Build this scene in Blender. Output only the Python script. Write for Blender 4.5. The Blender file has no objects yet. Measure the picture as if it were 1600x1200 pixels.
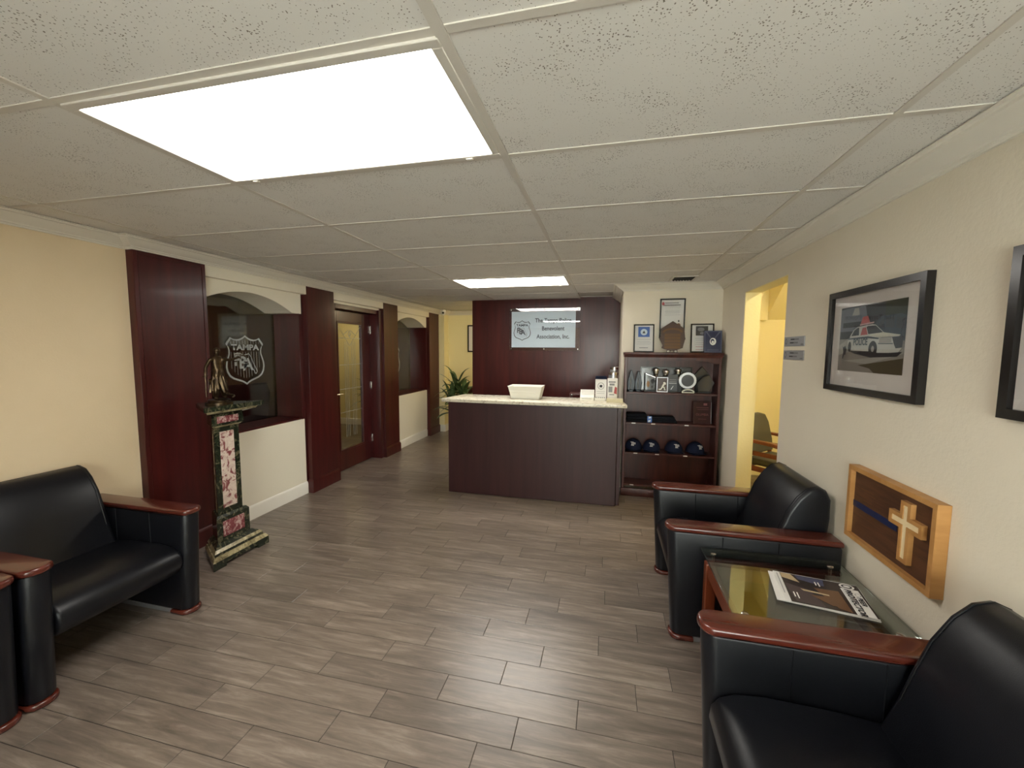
import bpy, bmesh, math, random
from mathutils import Vector, Matrix
random.seed(7)
sc = bpy.context.scene
COL = sc.collection
R = math.radians

# ------------------------------------------------------------------ camera, world, exposure
CAM_Z = 1.566
YAW, PITCH, ROLL, FPX = -0.2280, -0.0845, 0.0065, 632.8
cy, sy, cp, sp = math.cos(YAW), math.sin(YAW), math.cos(PITCH), math.sin(PITCH)
fw = Vector((sy * cp, cy * cp, sp)); rt = Vector((cy, -sy, 0)); up = rt.cross(fw)
rt2 = math.cos(ROLL) * rt + math.sin(ROLL) * up
up2 = -math.sin(ROLL) * rt + math.cos(ROLL) * up
cam_d = bpy.data.cameras.new('camera'); cam = bpy.data.objects.new('camera', cam_d); COL.objects.link(cam)
cam_d.sensor_fit = 'HORIZONTAL'; cam_d.sensor_width = 36.0; cam_d.lens = FPX / 1600 * 36.0
cam_d.clip_start = 0.02
cam.matrix_world = Matrix(((rt2.x, up2.x, -fw.x, 0), (rt2.y, up2.y, -fw.y, 0), (rt2.z, up2.z, -fw.z, CAM_Z), (0, 0, 0, 1)))
sc.camera = cam

def project(p):
    d = Vector(p) - Vector((0, 0, CAM_Z)); z = d.dot(fw)
    if z <= 0.05: return None
    return 800 + FPX * d.dot(rt2) / z, 600 - FPX * d.dot(up2) / z

world = bpy.data.worlds.new('world'); sc.world = world; world.use_nodes = True
bg = world.node_tree.nodes['Background']; bg.inputs[0].default_value = (1.0, 0.97, 0.93, 1); bg.inputs[1].default_value = 16.0
sc.view_settings.view_transform = 'Standard'; sc.view_settings.look = 'None'
sc.view_settings.gamma = 1.0; sc.view_settings.use_curve_mapping = False
sc.view_settings.exposure = 0.50
PANEL_E, HALL_E, ROOM_E = 12.0, 40.0, 80.0

# ------------------------------------------------------------------ materials
MATS = {}
def new_mat(name):
    m = bpy.data.materials.new(name); m.use_nodes = True; MATS[name] = m
    nt = m.node_tree; return m, nt, nt.nodes, nt.links, nt.nodes['Principled BSDF']

def mat(name, col, rough=0.5, metal=0.0, spec=0.5, col2=None, scale=(5, 5, 5), detail=4, lo=0.35, hi=0.65, bump=0.0, bscale=200, coat=0.0, distort=0.0, rnd=0.0):
    m, nt, N, L, b = new_mat(name)
    b.inputs['Base Color'].default_value = (*col, 1); b.inputs['Roughness'].default_value = rough
    b.inputs['Metallic'].default_value = metal; b.inputs['Specular IOR Level'].default_value = spec
    if coat: b.inputs['Coat Weight'].default_value = coat; b.inputs['Coat Roughness'].default_value = 0.08
    geo = N.new('ShaderNodeNewGeometry')
    out = None
    if col2:
        mp = N.new('ShaderNodeMapping'); mp.inputs['Scale'].default_value = scale
        L.new(geo.outputs['Position'], mp.inputs['Vector'])
        if rnd:
            oi = N.new('ShaderNodeObjectInfo'); mu = N.new('ShaderNodeMath'); mu.operation = 'MULTIPLY'; mu.inputs[1].default_value = 40
            L.new(oi.outputs['Random'], mu.inputs[0]); L.new(mu.outputs[0], mp.inputs['Location'])
        n = N.new('ShaderNodeTexNoise'); n.inputs['Scale'].default_value = 1; n.inputs['Detail'].default_value = detail
        n.inputs['Distortion'].default_value = distort; n.inputs['Roughness'].default_value = 0.62
        L.new(mp.outputs[0], n.inputs['Vector'])
        r = N.new('ShaderNodeValToRGB'); r.color_ramp.elements[0].position = lo; r.color_ramp.elements[1].position = hi
        r.color_ramp.elements[0].color = (*col, 1); r.color_ramp.elements[1].color = (*col2, 1)
        L.new(n.outputs['Fac'], r.inputs[0]); out = r.outputs[0]
        if rnd:
            hs = N.new('ShaderNodeHueSaturation'); mr = N.new('ShaderNodeMapRange')
            mr.inputs[3].default_value = 1 - rnd; mr.inputs[4].default_value = 1 + rnd
            L.new(oi.outputs['Random'], mr.inputs[0]); L.new(mr.outputs[0], hs.inputs['Value']); L.new(out, hs.inputs['Color']); out = hs.outputs[0]
        L.new(out, b.inputs['Base Color'])
    if bump:
        n2 = N.new('ShaderNodeTexNoise'); n2.inputs['Scale'].default_value = bscale; n2.inputs['Detail'].default_value = 2
        L.new(geo.outputs['Position'], n2.inputs['Vector'])
        bp = N.new('ShaderNodeBump'); bp.inputs['Strength'].default_value = bump; bp.inputs['Distance'].default_value = 0.003
        L.new(n2.outputs['Fac'], bp.inputs['Height']); L.new(bp.outputs[0], b.inputs['Normal'])
    return m

def emit(name, col, strength):
    m, nt, N, L, b = new_mat(name); N.remove(b)
    e = N.new('ShaderNodeEmission'); e.inputs[0].default_value = (*col, 1); e.inputs[1].default_value = strength
    L.new(e.outputs[0], N['Material Output'].inputs[0]); return m

def glass(name, tint=(1, 1, 1), refl=0.1, rough=0.0):
    """thin pane: clear pass-through plus a mirror layer that grows at grazing angles"""
    m, nt, N, L, b = new_mat(name); N.remove(b)
    t = N.new('ShaderNodeBsdfTransparent'); t.inputs[0].default_value = (*tint, 1)
    g = N.new('ShaderNodeBsdfGlossy'); g.inputs['Roughness'].default_value = rough
    lw = N.new('ShaderNodeLayerWeight'); lw.inputs['Blend'].default_value = 0.35
    mr = N.new('ShaderNodeMapRange'); mr.inputs[3].default_value = refl; mr.inputs[4].default_value = min(1, refl + 0.6)
    L.new(lw.outputs['Fresnel'], mr.inputs[0])
    mx = N.new('ShaderNodeMixShader'); L.new(mr.outputs[0], mx.inputs[0]); L.new(t.outputs[0], mx.inputs[1]); L.new(g.outputs[0], mx.inputs[2])
    L.new(mx.outputs[0], N['Material Output'].inputs[0]); return m

def speckle_ceiling(name):
    m, nt, N, L, b = new_mat(name)
    b.inputs['Roughness'].default_value = 0.9; b.inputs['Specular IOR Level'].default_value = 0.1
    geo = N.new('ShaderNodeNewGeometry')
    n1 = N.new('ShaderNodeTexNoise'); n1.inputs['Scale'].default_value = 80; n1.inputs['Detail'].default_value = 2
    ad = N.new('ShaderNodeVectorMath'); ad.operation = 'MULTIPLY_ADD'; ad.inputs[1].default_value = (0.008, 0.008, 0.008)
    L.new(geo.outputs['Position'], n1.inputs['Vector']); L.new(n1.outputs['Color'], ad.inputs[0]); L.new(geo.outputs['Position'], ad.inputs[2])
    v = N.new('ShaderNodeTexVoronoi'); v.inputs['Scale'].default_value = 135; L.new(ad.outputs[0], v.inputs['Vector'])
    n2 = N.new('ShaderNodeTexNoise'); n2.inputs['Scale'].default_value = 9; n2.inputs['Detail'].default_value = 1
    L.new(geo.outputs['Position'], n2.inputs['Vector'])
    th = N.new('ShaderNodeMapRange'); th.inputs[1].default_value = 0.30; th.inputs[2].default_value = 0.70; th.inputs[3].default_value = 0.09; th.inputs[4].default_value = 0.27
    L.new(n2.outputs['Fac'], th.inputs[0])
    lt = N.new('ShaderNodeMath'); lt.operation = 'LESS_THAN'; L.new(v.outputs['Distance'], lt.inputs[0]); L.new(th.outputs[0], lt.inputs[1])
    mx = N.new('ShaderNodeMix'); mx.data_type = 'RGBA'
    mx.inputs[6].default_value = (0.72, 0.695, 0.655, 1); mx.inputs[7].default_value = (0.22, 0.19, 0.16, 1)
    L.new(lt.outputs[0], mx.inputs[0]); L.new(mx.outputs[2], b.inputs['Base Color'])
    return m

def marble(name, cols, scale, distort):
    m, nt, N, L, b = new_mat(name)
    b.inputs['Roughness'].default_value = 0.14; b.inputs['Specular IOR Level'].default_value = 0.6
    geo = N.new('ShaderNodeNewGeometry')
    n = N.new('ShaderNodeTexNoise'); n.inputs['Scale'].default_value = scale; n.inputs['Detail'].default_value = 6; n.inputs['Distortion'].default_value = distort; n.inputs['Roughness'].default_value = 0.6
    L.new(geo.outputs['Position'], n.inputs['Vector'])
    r = N.new('ShaderNodeValToRGB'); cr = r.color_ramp
    cr.elements[0].position = cols[0][0]; cr.elements[0].color = (*cols[0][1], 1)
    cr.elements[1].position = cols[-1][0]; cr.elements[1].color = (*cols[-1][1], 1)
    for p, c in cols[1:-1]:
        e = cr.elements.new(p); e.color = (*c, 1)
    L.new(n.outputs['Fac'], r.inputs[0]); L.new(r.outputs[0], b.inputs['Base Color']); return m

mat('paint', (0.80, 0.655, 0.45), 0.75, spec=0.25, col2=(0.77, 0.625, 0.42), scale=(1.5,)*3, bump=0.25, bscale=90)
mat('paint_right', (0.76, 0.69, 0.565), 0.75, spec=0.25, col2=(0.73, 0.66, 0.535), scale=(1.5,)*3, bump=0.35, bscale=70)
mat('paint_pale', (0.84, 0.785, 0.655), 0.7, spec=0.25, bump=0.2, bscale=90)
mat('paint_yellow', (0.86, 0.76, 0.44), 0.75, spec=0.2, bump=0.5, bscale=60)
mat('trim_white', (0.86, 0.83, 0.76), 0.42, spec=0.4)
mat('trim_cream', (0.76, 0.715, 0.63), 0.5, spec=0.35)
mat('mahogany', (0.078, 0.0115, 0.0105), 0.3, spec=0.4, col2=(0.036, 0.0060, 0.0060), scale=(14, 14, 1.1), detail=6, lo=0.3, hi=0.72, coat=0.06)
mat('mahogany_plain', (0.042, 0.0125, 0.0135), 0.4, spec=0.45, col2=(0.030, 0.0085, 0.0095), scale=(16, 16, 1.0), detail=5)
mat('cherry_wood', (0.105, 0.020, 0.012), 0.25, spec=0.5, col2=(0.070, 0.013, 0.008), scale=(2.2, 30, 30), detail=6, coat=0.35)
mat('table_wood', (0.22, 0.050, 0.018), 0.3, spec=0.5, col2=(0.12, 0.026, 0.010), scale=(14, 2, 2), detail=5, coat=0.2)
mat('bookcase_wood', (0.085, 0.020, 0.014), 0.35, spec=0.45, col2=(0.042, 0.010, 0.008), scale=(14, 14, 1.3), detail=5)
mat('leather', (0.006, 0.0067, 0.0095), 0.34, spec=0.34, bump=0.12, bscale=420)
mat('leather_grey', (0.075, 0.072, 0.06), 0.5, spec=0.4, bump=0.1, bscale=300)
mat('black_plastic', (0.012, 0.012, 0.012), 0.4)
mat('black_frame', (0.010, 0.009, 0.009), 0.22, spec=0.5)
mat('black_cloth', (0.008, 0.009, 0.013), 0.9, spec=0.1)
mat('navy_cloth', (0.010, 0.014, 0.035), 0.85, spec=0.15)
mat('white_thread', (0.62, 0.62, 0.62), 0.8)
mat('paper', (0.80, 0.78, 0.75), 0.7)
mat('mat_board', (0.74, 0.70, 0.66), 0.8)
mat('ink', (0.03, 0.03, 0.035), 0.6)
mat('ink_grey', (0.25, 0.25, 0.26), 0.6)
mat('ink_blue', (0.07, 0.17, 0.52), 0.5)
mat('ink_red', (0.42, 0.06, 0.06), 0.5)
mat('sign_field', (0.72, 0.82, 0.88), 0.55)
mat('sign_ink', (0.045, 0.055, 0.085), 0.5)
mat('etched', (0.42, 0.45, 0.44), 0.75)
mat('steel', (0.62, 0.60, 0.57), 0.25, metal=1.0)
mat('brushed', (0.50, 0.51, 0.53), 0.38, metal=0.85)
mat('pewter', (0.55, 0.52, 0.47), 0.28, metal=0.95)
mat('bronze', (0.11, 0.075, 0.042), 0.30, metal=0.9, col2=(0.04, 0.028, 0.018), scale=(30,)*3)
mat('grid_white', (0.60, 0.56, 0.50), 0.5)
mat('grout', (0.045, 0.038, 0.032), 0.85)
mat('office_paint', (0.62, 0.54, 0.38), 0.9, spec=0.1)
mat('oak', (0.52, 0.27, 0.09), 0.45, col2=(0.40, 0.19, 0.055), scale=(3, 12, 12), detail=4)
mat('oak_pale', (0.84, 0.70, 0.45), 0.45, col2=(0.78, 0.60, 0.34), scale=(3, 12, 12))
mat('walnut', (0.115, 0.046, 0.020), 0.45, col2=(0.050, 0.020, 0.010), scale=(3, 3, 30), detail=6, distort=0.6)
mat('blue_stripe', (0.012, 0.02, 0.075), 0.4)
mat('plaque_wood', (0.060, 0.025, 0.011), 0.35, col2=(0.045, 0.018, 0.008), scale=(4, 4, 40))
mat('brass_plate', (0.125, 0.062, 0.022), 0.35, metal=0.55)
mat('leaf', (0.028, 0.060, 0.020), 0.38, spec=0.5, col2=(0.10, 0.16, 0.06), scale=(9,)*3)
mat('stem', (0.16, 0.12, 0.06), 0.8)
mat('soil', (0.03, 0.022, 0.015), 0.95)
mat('pot', (0.10, 0.07, 0.05), 0.5)
mat('ceramic_white', (0.80, 0.78, 0.70), 0.35)
mat('box_cream', (0.62, 0.56, 0.38), 0.6)
mat('granite', (0.72, 0.67, 0.54), 0.16, spec=0.5, col2=(0.20, 0.15, 0.10), scale=(22, 30, 30), detail=8, lo=0.50, hi=0.74, distort=1.2)
mat('navy_plaque', (0.006, 0.009, 0.050), 0.25)
mat('crystal', (0.09, 0.10, 0.11), 0.08, spec=0.8)
mat('crystal_blue', (0.012, 0.02, 0.035), 0.30, spec=0.35)
mat('smoke_glass', (0.055, 0.055, 0.055), 0.15, spec=0.7)
mat('rail_grey', (0.16, 0.155, 0.16), 0.35)
mat('vent_dark', (0.02, 0.018, 0.016), 0.8)
mat('asphalt', (0.20, 0.19, 0.185), 0.9)
speckle_ceiling('ceiling_tile')
marble('marble_green', [(0.30, (0.010, 0.015, 0.009)), (0.54, (0.022, 0.028, 0.016)), (0.585, (0.16, 0.14, 0.08)), (0.62, (0.026, 0.032, 0.018)), (0.80, (0.07, 0.065, 0.04))], 13, 1.8)
marble('marble_pink', [(0.30, (0.17, 0.04, 0.05)), (0.42, (0.26, 0.09, 0.09)), (0.47, (0.62, 0.48, 0.42)), (0.60, (0.74, 0.63, 0.54)), (0.66, (0.36, 0.16, 0.15))], 15, 1.0)
marble('marble_red', [(0.30, (0.10, 0.02, 0.025)), (0.50, (0.26, 0.07, 0.08)), (0.62, (0.62, 0.46, 0.42)), (0.75, (0.24, 0.06, 0.07))], 24, 1.4)
marble('marble_gold', [(0.30, (0.10, 0.08, 0.04)), (0.55, (0.45, 0.38, 0.22)), (0.75, (0.70, 0.62, 0.45))], 20, 1.0)
glass('pane_clear', (0.88, 0.92, 0.90), 0.07)
glass('pane_tinted', (0.80, 0.80, 0.76), 0.05)
glass('pane_door', (0.50, 0.52, 0.50), 0.42)
glass('table_glass', (0.80, 0.86, 0.82), 0.10)
glass('picture_glass', (0.97, 0.97, 0.97), 0.03)
glass('sign_glass', (0.98, 0.985, 0.99), 0.05)
emit('lens_glow', (1.0, 0.96, 0.89), PANEL_E)
emit('lamp_yellow', (1.0, 0.84, 0.52), HALL_E)
emit('lamp_room', (1.0, 0.87, 0.55), ROOM_E)

def floor_mat():
    m, nt, N, L, b = new_mat('floor_tile')
    geo = N.new('ShaderNodeNewGeometry'); oi = N.new('ShaderNodeObjectInfo')
    mp = N.new('ShaderNodeMapping'); mp.inputs['Scale'].default_value = (3.2, 30, 1)
    mu = N.new('ShaderNodeMath'); mu.operation = 'MULTIPLY'; mu.inputs[1].default_value = 30
    L.new(geo.outputs['Position'], mp.inputs['Vector']); L.new(oi.outputs['Random'], mu.inputs[0]); L.new(mu.outputs[0], mp.inputs['Location'])
    n = N.new('ShaderNodeTexNoise'); n.inputs['Scale'].default_value = 1.0; n.inputs['Detail'].default_value = 7; n.inputs['Roughness'].default_value = 0.68; n.inputs['Distortion'].default_value = 0.5
    L.new(mp.outputs[0], n.inputs['Vector'])
    r = N.new('ShaderNodeValToRGB'); cr = r.color_ramp
    cr.elements[0].position = 0.30; cr.elements[0].color = (0.105, 0.082, 0.066, 1)
    cr.elements[1].position = 0.76; cr.elements[1].color = (0.35, 0.288, 0.240, 1)
    e = cr.elements.new(0.52); e.color = (0.192, 0.152, 0.123, 1)
    L.new(n.outputs['Fac'], r.inputs[0])
    hs = N.new('ShaderNodeHueSaturation'); mr = N.new('ShaderNodeMapRange'); mr.inputs[3].default_value = 0.86; mr.inputs[4].default_value = 1.14
    L.new(oi.outputs['Random'], mr.inputs[0]); L.new(mr.outputs[0], hs.inputs['Value']); L.new(r.outputs[0], hs.inputs['Color'])
    L.new(hs.outputs[0], b.inputs['Base Color'])
    rr = N.new('ShaderNodeMapRange'); rr.inputs[3].default_value = 0.25; rr.inputs[4].default_value = 0.38
    L.new(n.outputs['Fac'], rr.inputs[0]); L.new(rr.outputs[0], b.inputs['Roughness'])
    b.inputs['Specular IOR Level'].default_value = 0.85
    bp = N.new('ShaderNodeBump'); bp.inputs['Strength'].default_value = 0.25; bp.inputs['Distance'].default_value = 0.002
    L.new(n.outputs['Fac'], bp.inputs['Height']); L.new(bp.outputs[0], b.inputs['Normal'])
floor_mat()

# ------------------------------------------------------------------ mesh helpers
class MB:
    def __init__(s): s.bm = bmesh.new()
    def _merge(s, t):
        me = bpy.data.meshes.new('t'); t.to_mesh(me); t.free(); s.bm.from_mesh(me); bpy.data.meshes.remove(me); return s
    def box(s, x0, x1, y0, y1, z0, z1, bev=0.0, seg=2):
        t = bmesh.new(); v = [t.verts.new((x, y, z)) for z in (z0, z1) for y in (y0, y1) for x in (x0, x1)]
        for f in ((0, 2, 3, 1), (4, 5, 7, 6), (0, 1, 5, 4), (2, 6, 7, 3), (0, 4, 6, 2), (1, 3, 7, 5)): t.faces.new([v[i] for i in f])
        if bev: bmesh.ops.bevel(t, geom=t.edges[:], offset=bev, segments=seg, profile=0.5, affect='EDGES')
        return s._merge(t)
    def prism(s, pts, axis, a, b, bev=0.0, seg=2, shear=None):
        """extrude a 2D outline: axis 'z' pts=(x,y); 'x' pts=(y,z); 'y' pts=(x,z)"""
        def P(p, c): return {'z': (p[0], p[1], c), 'x': (c, p[0], p[1]), 'y': (p[0], c, p[1])}[axis]
        t = bmesh.new()
        lo = [t.verts.new(P(p, a)) for p in pts]; hi = [t.verts.new(P(p, b)) for p in pts]
        n = len(pts); f1 = t.faces.new(lo[::-1]); f2 = t.faces.new(hi)
        for i in range(n): t.faces.new((lo[i], lo[(i + 1) % n], hi[(i + 1) % n], hi[i]))
        bmesh.ops.recalc_face_normals(t, faces=t.faces[:])
        if bev:
            es = list(set(f1.edges[:] + f2.edges[:]))
            bmesh.ops.bevel(t, geom=es, offset=bev, segments=seg, profile=0.5, affect='EDGES')
        if shear:
            for v in t.verts: v.co = shear(v.co)
        return s._merge(t)
    def tube(s, pts, r, n=8):
        pts = [Vector(p) for p in pts]; rs = r if isinstance(r, (list, tuple)) else [r] * len(pts)
        t = bmesh.new(); rings = []; ref = None
        for i, p in enumerate(pts):
            d = (pts[min(i + 1, len(pts) - 1)] - pts[max(i - 1, 0)]).normalized()
            if ref is None: ref = Vector((0, 0, 1)) if abs(d.z) < 0.9 else Vector((1, 0, 0))
            u = (ref - d * ref.dot(d)).normalized(); w = d.cross(u); ref = u
            rings.append([t.verts.new(p + rs[i] * (math.cos(a) * u + math.sin(a) * w)) for a in (2 * math.pi * k / n for k in range(n))])
        for A, B in zip(rings, rings[1:]):
            for k in range(n): t.faces.new((A[k], A[(k + 1) % n], B[(k + 1) % n], B[k]))
        t.faces.new(rings[0][::-1]); t.faces.new(rings[-1]); return s._merge(t)
    def lathe(s, prof, c=(0, 0, 0), n=20):
        t = bmesh.new(); rings = []
        for r, z in prof:
            rings.append([t.verts.new((c[0] + r * math.cos(2 * math.pi * k / n), c[1] + r * math.sin(2 * math.pi * k / n), c[2] + z)) for k in range(n)])
        for A, B in zip(rings, rings[1:]):
            for k in range(n): t.faces.new((A[k], A[(k + 1) % n], B[(k + 1) % n], B[k]))
        t.faces.new(rings[0][::-1]); t.faces.new(rings[-1]); return s._merge(t)
    def ell(s, c, r, u=14, v=9, rot=None):
        t = bmesh.new(); bmesh.ops.create_uvsphere(t, u_segments=u, v_segments=v, radius=1)
        M = Matrix.Translation(c) @ (rot or Matrix()) @ Matrix.Diagonal((*r, 1)); bmesh.ops.transform(t, matrix=M, verts=t.verts[:]); return s._merge(t)
    def poly(s, pts):
        s.bm.faces.new([s.bm.verts.new(p) for p in pts]); return s
    def xf(s, M): bmesh.ops.transform(s.bm, matrix=M, verts=s.bm.verts[:]); return s
    def mesh(s, name, m, smooth=True, ang=38):
        me = bpy.data.meshes.new(name); s.bm.to_mesh(me); s.bm.free()
        if m: me.materials.append(MATS[m])
        if smooth:
            for p in me.polygons: p.use_smooth = True
            me.set_sharp_from_angle(angle=R(ang))
        return me
    def obj(s, name, m, parent=None, local=False, smooth=True, ang=38, **props):
        me = s.mesh(name, m, smooth, ang); return link(name, me, parent, local, **props)

def link(name, me, parent=None, local=False, **props):
    o = bpy.data.objects.new(name, me); COL.objects.link(o)
    if parent:
        o.parent = parent
        if not local:
            r = parent
            M = Matrix()
            chain = []
            while r: chain.append(r); r = r.parent
            for q in reversed(chain): M = M @ q.matrix_basis
            me.transform(M.inverted())
    for k, v in props.items(): o[k] = v
    return o

def thing(name, label, cat, loc=(0, 0, 0), rz=0.0, group=None):
    o = bpy.data.objects.new(name, None); COL.objects.link(o); o.empty_display_size = 0.1
    o.location = loc; o.rotation_euler = (0, 0, rz); o['label'] = label; o['category'] = cat
    if group: o['group'] = group
    return o
def tag(o, label, cat, group=None):
    o['label'] = label; o['category'] = cat
    if group: o['group'] = group
    return o
def dup(root, loc, rz, label):
    r = root.copy(); COL.objects.link(r); r.location = loc; r.rotation_euler = (0, 0, rz); r['label'] = label
    for ch in list(root.children):
        c = ch.copy(); COL.objects.link(c); c.parent = r
        for g in list(ch.children):
            d = g.copy(); COL.objects.link(d); d.parent = c
    return r
def struct(o): o['kind'] = 'structure'; return o
def hollow(name, kind_label=None):
    o = bpy.data.objects.new(name, None); COL.objects.link(o); o['kind'] = 'structure'; return o

class Fr:
    """a flat frame in space: 2D drawing coordinates to points on a plane"""
    def __init__(s, o, u, v): s.o, s.u, s.v = Vector(o), Vector(u).normalized(), Vector(v).normalized(); s.n = s.u.cross(s.v)
    def p(s, a, b, h=0.0): return s.o + s.u * a + s.v * b + s.n * h
    def mtx(s, a, b, h):
        q = s.p(a, b, h); return Matrix(((s.u.x, s.v.x, s.n.x, q.x), (s.u.y, s.v.y, s.n.y, q.y), (s.u.z, s.v.z, s.n.z, q.z), (0, 0, 0, 1)))

def flat(fr, polys, name, m, parent, h=0.001, **props):
    b = MB()
    for pts in polys: b.poly([fr.p(x, y, h) for x, y in pts])
    return b.obj(name, m, parent, smooth=False, **props)
def picture(fr, layers, name, parent, h=0.001, **props):
    """flat print: layers of (colour material, outline) stacked a hair apart"""
    b = MB(); ms = []; k = 0; idx = []
    for m, pts in layers:
        if m not in ms: ms.append(m)
        b.poly([fr.p(x, y, h + 0.00012 * k) for x, y in pts]); idx.append(ms.index(m)); k += 1
    me = b.mesh(name, None, False)
    for m in ms: me.materials.append(MATS[m])
    for p, i in zip(me.polygons, idx): p.material_index = i
    return link(name, me, parent, **props)
def rect(x0, x1, y0, y1): return [(x0, y0), (x1, y0), (x1, y1), (x0, y1)]
def ngon(cx, cy, rx, ry, n=16): return [(cx + rx * math.cos(2 * math.pi * i / n), cy + ry * math.sin(2 * math.pi * i / n)) for i in range(n)]
def ring(outer, inner):
    n = len(outer); return [[outer[i], outer[(i + 1) % n], inner[(i + 1) % n], inner[i]] for i in range(n)]

def text(fr, s, size, a, b, name, m, parent, h=0.001, align='CENTER', sx=1.0, bold=0.0, shear=0.0, **props):
    cu = bpy.data.curves.new('txt', 'FONT'); cu.body = s; cu.size = size; cu.align_x = align; cu.align_y = 'BOTTOM_BASELINE'
    cu.fill_mode = 'FRONT'; cu.offset = bold; cu.shear = shear; cu.resolution_u = 3
    o = bpy.data.objects.new('txt', cu); COL.objects.link(o)
    me = bpy.data.meshes.new_from_object(o.evaluated_get(bpy.context.evaluated_depsgraph_get()))
    bpy.data.objects.remove(o); bpy.data.curves.remove(cu)
    me.materials.clear(); me.materials.append(MATS[m]); me.name = name
    me.transform(fr.mtx(a, b, h) @ Matrix.Diagonal((sx, 1, 1, 1)))
    return link(name, me, parent, **props)

SHIELD_R = [(0, 1.0), (0.13, 0.955), (0.27, 0.925), (0.42, 0.915), (0.55, 0.925), (0.68, 0.955), (0.74, 0.91), (0.83, 0.86), (0.87, 0.82), (0.80, 0.78),
            (0.76, 0.71), (0.76, 0.63), (0.82, 0.55), (0.88, 0.46), (0.90, 0.37), (0.86, 0.27), (0.76, 0.185), (0.60, 0.13), (0.40, 0.095), (0.22, 0.065), (0.10, 0.035), (0, 0.0)]
def shield(w, h, k=1.0):
    R_ = [(x * w / 1.8, (y - 0.5) * h) for x, y in SHIELD_R]
    pts = R_ + [(-x, y) for x, y in R_[-2:0:-1]]
    return [(x * k, y * k) for x, y in pts]
def shield_art(fr, cx, cy, w, h, m, parent, hh=0.001, lines=True):
    off = lambda ps: [(x + cx, y + cy) for x, y in ps]
    o, i = off(shield(w, h)), off(shield(w, h, 0.925))
    polys = ring(o, i)
    if lines:
        for k in range(-5, 6):
            x = cx + k * w * 0.072; top = cy + h * 0.18 if k not in (-1, 0, 1) else cy + h * 0.18
            bot = cy - h * (0.36 - 0.008 * k * k)
            polys.append(rect(x - w * 0.0035, x + w * 0.0035, bot, cy + h * 0.17))
            polys.append(rect(x - w * 0.0035, x + w * 0.0035, cy + h * 0.325, cy + h * (0.40 - 0.004 * abs(k))))
        # a coastline like a peninsula running down the right of the letters
        path = [(-0.30, 0.13), (-0.18, 0.15), (-0.05, 0.10), (0.08, 0.13), (0.14, 0.06), (0.18, -0.04), (0.24, -0.14), (0.29, -0.24), (0.25, -0.29), (0.19, -0.20), (0.12, -0.10)]
        for (xa, ya), (xb, yb) in zip(path, path[1:]):
            d = Vector((xb - xa, yb - ya)); nn = Vector((-d.y, d.x)).normalized() * 0.006
            polys.append([(cx + w * (xa + nn.x), cy + h * (ya + nn.y)), (cx + w * (xa - nn.x), cy + h * (ya - nn.y)), (cx + w * (xb - nn.x), cy + h * (yb - nn.y)), (cx + w * (xb + nn.x), cy + h * (yb + nn.y))])
    e = flat(fr, polys, 'emblem', m, parent, hh)
    text(fr, 'TAMPA', h * 0.155, cx, cy + h * 0.205, 'emblem_lettering', m, parent, hh + 0.0003, bold=h * 0.006, sx=1.12 * w / h * 1.25)
    for ch, dx, dy in (('P', -0.21, -0.10), ('B', -0.08, -0.16), ('A', 0.05, -0.20)):
        text(fr, ch, h * 0.34, cx + dx * w, cy + dy * h, 'monogram_letter', m, parent, hh + 0.0003, bold=h * 0.008)
    return e

def sweep(path, prof, z):
    """mitred moulding along a plan polyline; profile (out, dz); out = left of travel"""
    b = MB(); P = [Vector((x, y)) for x, y in path]; n = len(P); rows = []
    for i in range(n):
        d1 = (P[i] - P[i - 1]).normalized() if i else None; d2 = (P[i + 1] - P[i]).normalized() if i < n - 1 else None
        d1 = d1 or d2; d2 = d2 or d1
        n1, n2 = Vector((-d1.y, d1.x)), Vector((-d2.y, d2.x)); m_ = n1 + n2; m_ = m_ / max(0.2, m_.dot(n1))
        rows.append([b.bm.verts.new((P[i].x + m_.x * o, P[i].y + m_.y * o, z + dz)) for o, dz in prof])
    k = len(prof)
    for A, B in zip(rows, rows[1:]):
        for j in range(k): b.bm.faces.new((A[j], A[(j + 1) % k], B[(j + 1) % k], B[j]))
    b.bm.faces.new(rows[0]); b.bm.faces.new(rows[-1][::-1])
    bmesh.ops.recalc_face_normals(b.bm, faces=b.bm.faces[:]); return b

# ------------------------------------------------------------------ setting: dimensions
XL, XP, XR = -3.13, -3.07, 1.18           # left wall, pilaster face, right wall
YR, YB, YP, YH = -1.8, 4.70, 5.76, 7.36   # rear wall, bookcase wall, panel, hall end
ZC = 2.28
XG = -3.46                                # glass plane of the arched openings

# floor -------------------------------------------------------------
floor = struct(MB().box(XG - 2.4, 2.9, YR - .05, YH + .1, -0.08, -0.0018).obj('floor', 'grout', smooth=False))
TL, TW, G = 0.6185, 0.1465, 0.0028
def tile_mesh(b, x0, x1, y0, y1):
    c = 0.0012
    lo = [(x0, y0), (x1, y0), (x1, y1), (x0, y1)]; hi = [(x0 + c, y0 + c), (x1 - c, y0 + c), (x1 - c, y1 - c), (x0 + c, y1 - c)]
    A = [b.bm.verts.new((x, y, -0.004)) for x, y in lo]; B = [b.bm.verts.new((x, y, -0.0009)) for x, y in lo]; C = [b.bm.verts.new((x, y, 0)) for x, y in hi]
    for i in range(4):
        j = (i + 1) % 4; b.bm.faces.new((A[i], A[j], B[j], B[i])); b.bm.faces.new((B[i], B[j], C[j], C[i]))
    b.bm.faces.new(C)
JX = {0: -.083, -1: -.326, -2: -.464, 1: -.448, 2: -.282, 3: -.002, 4: -.414, 5: -.247, 6: .029, 7: -.375, 8: -.107}
tiles = []
r0 = int((YR - 1.5725) / TW) - 1
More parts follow.
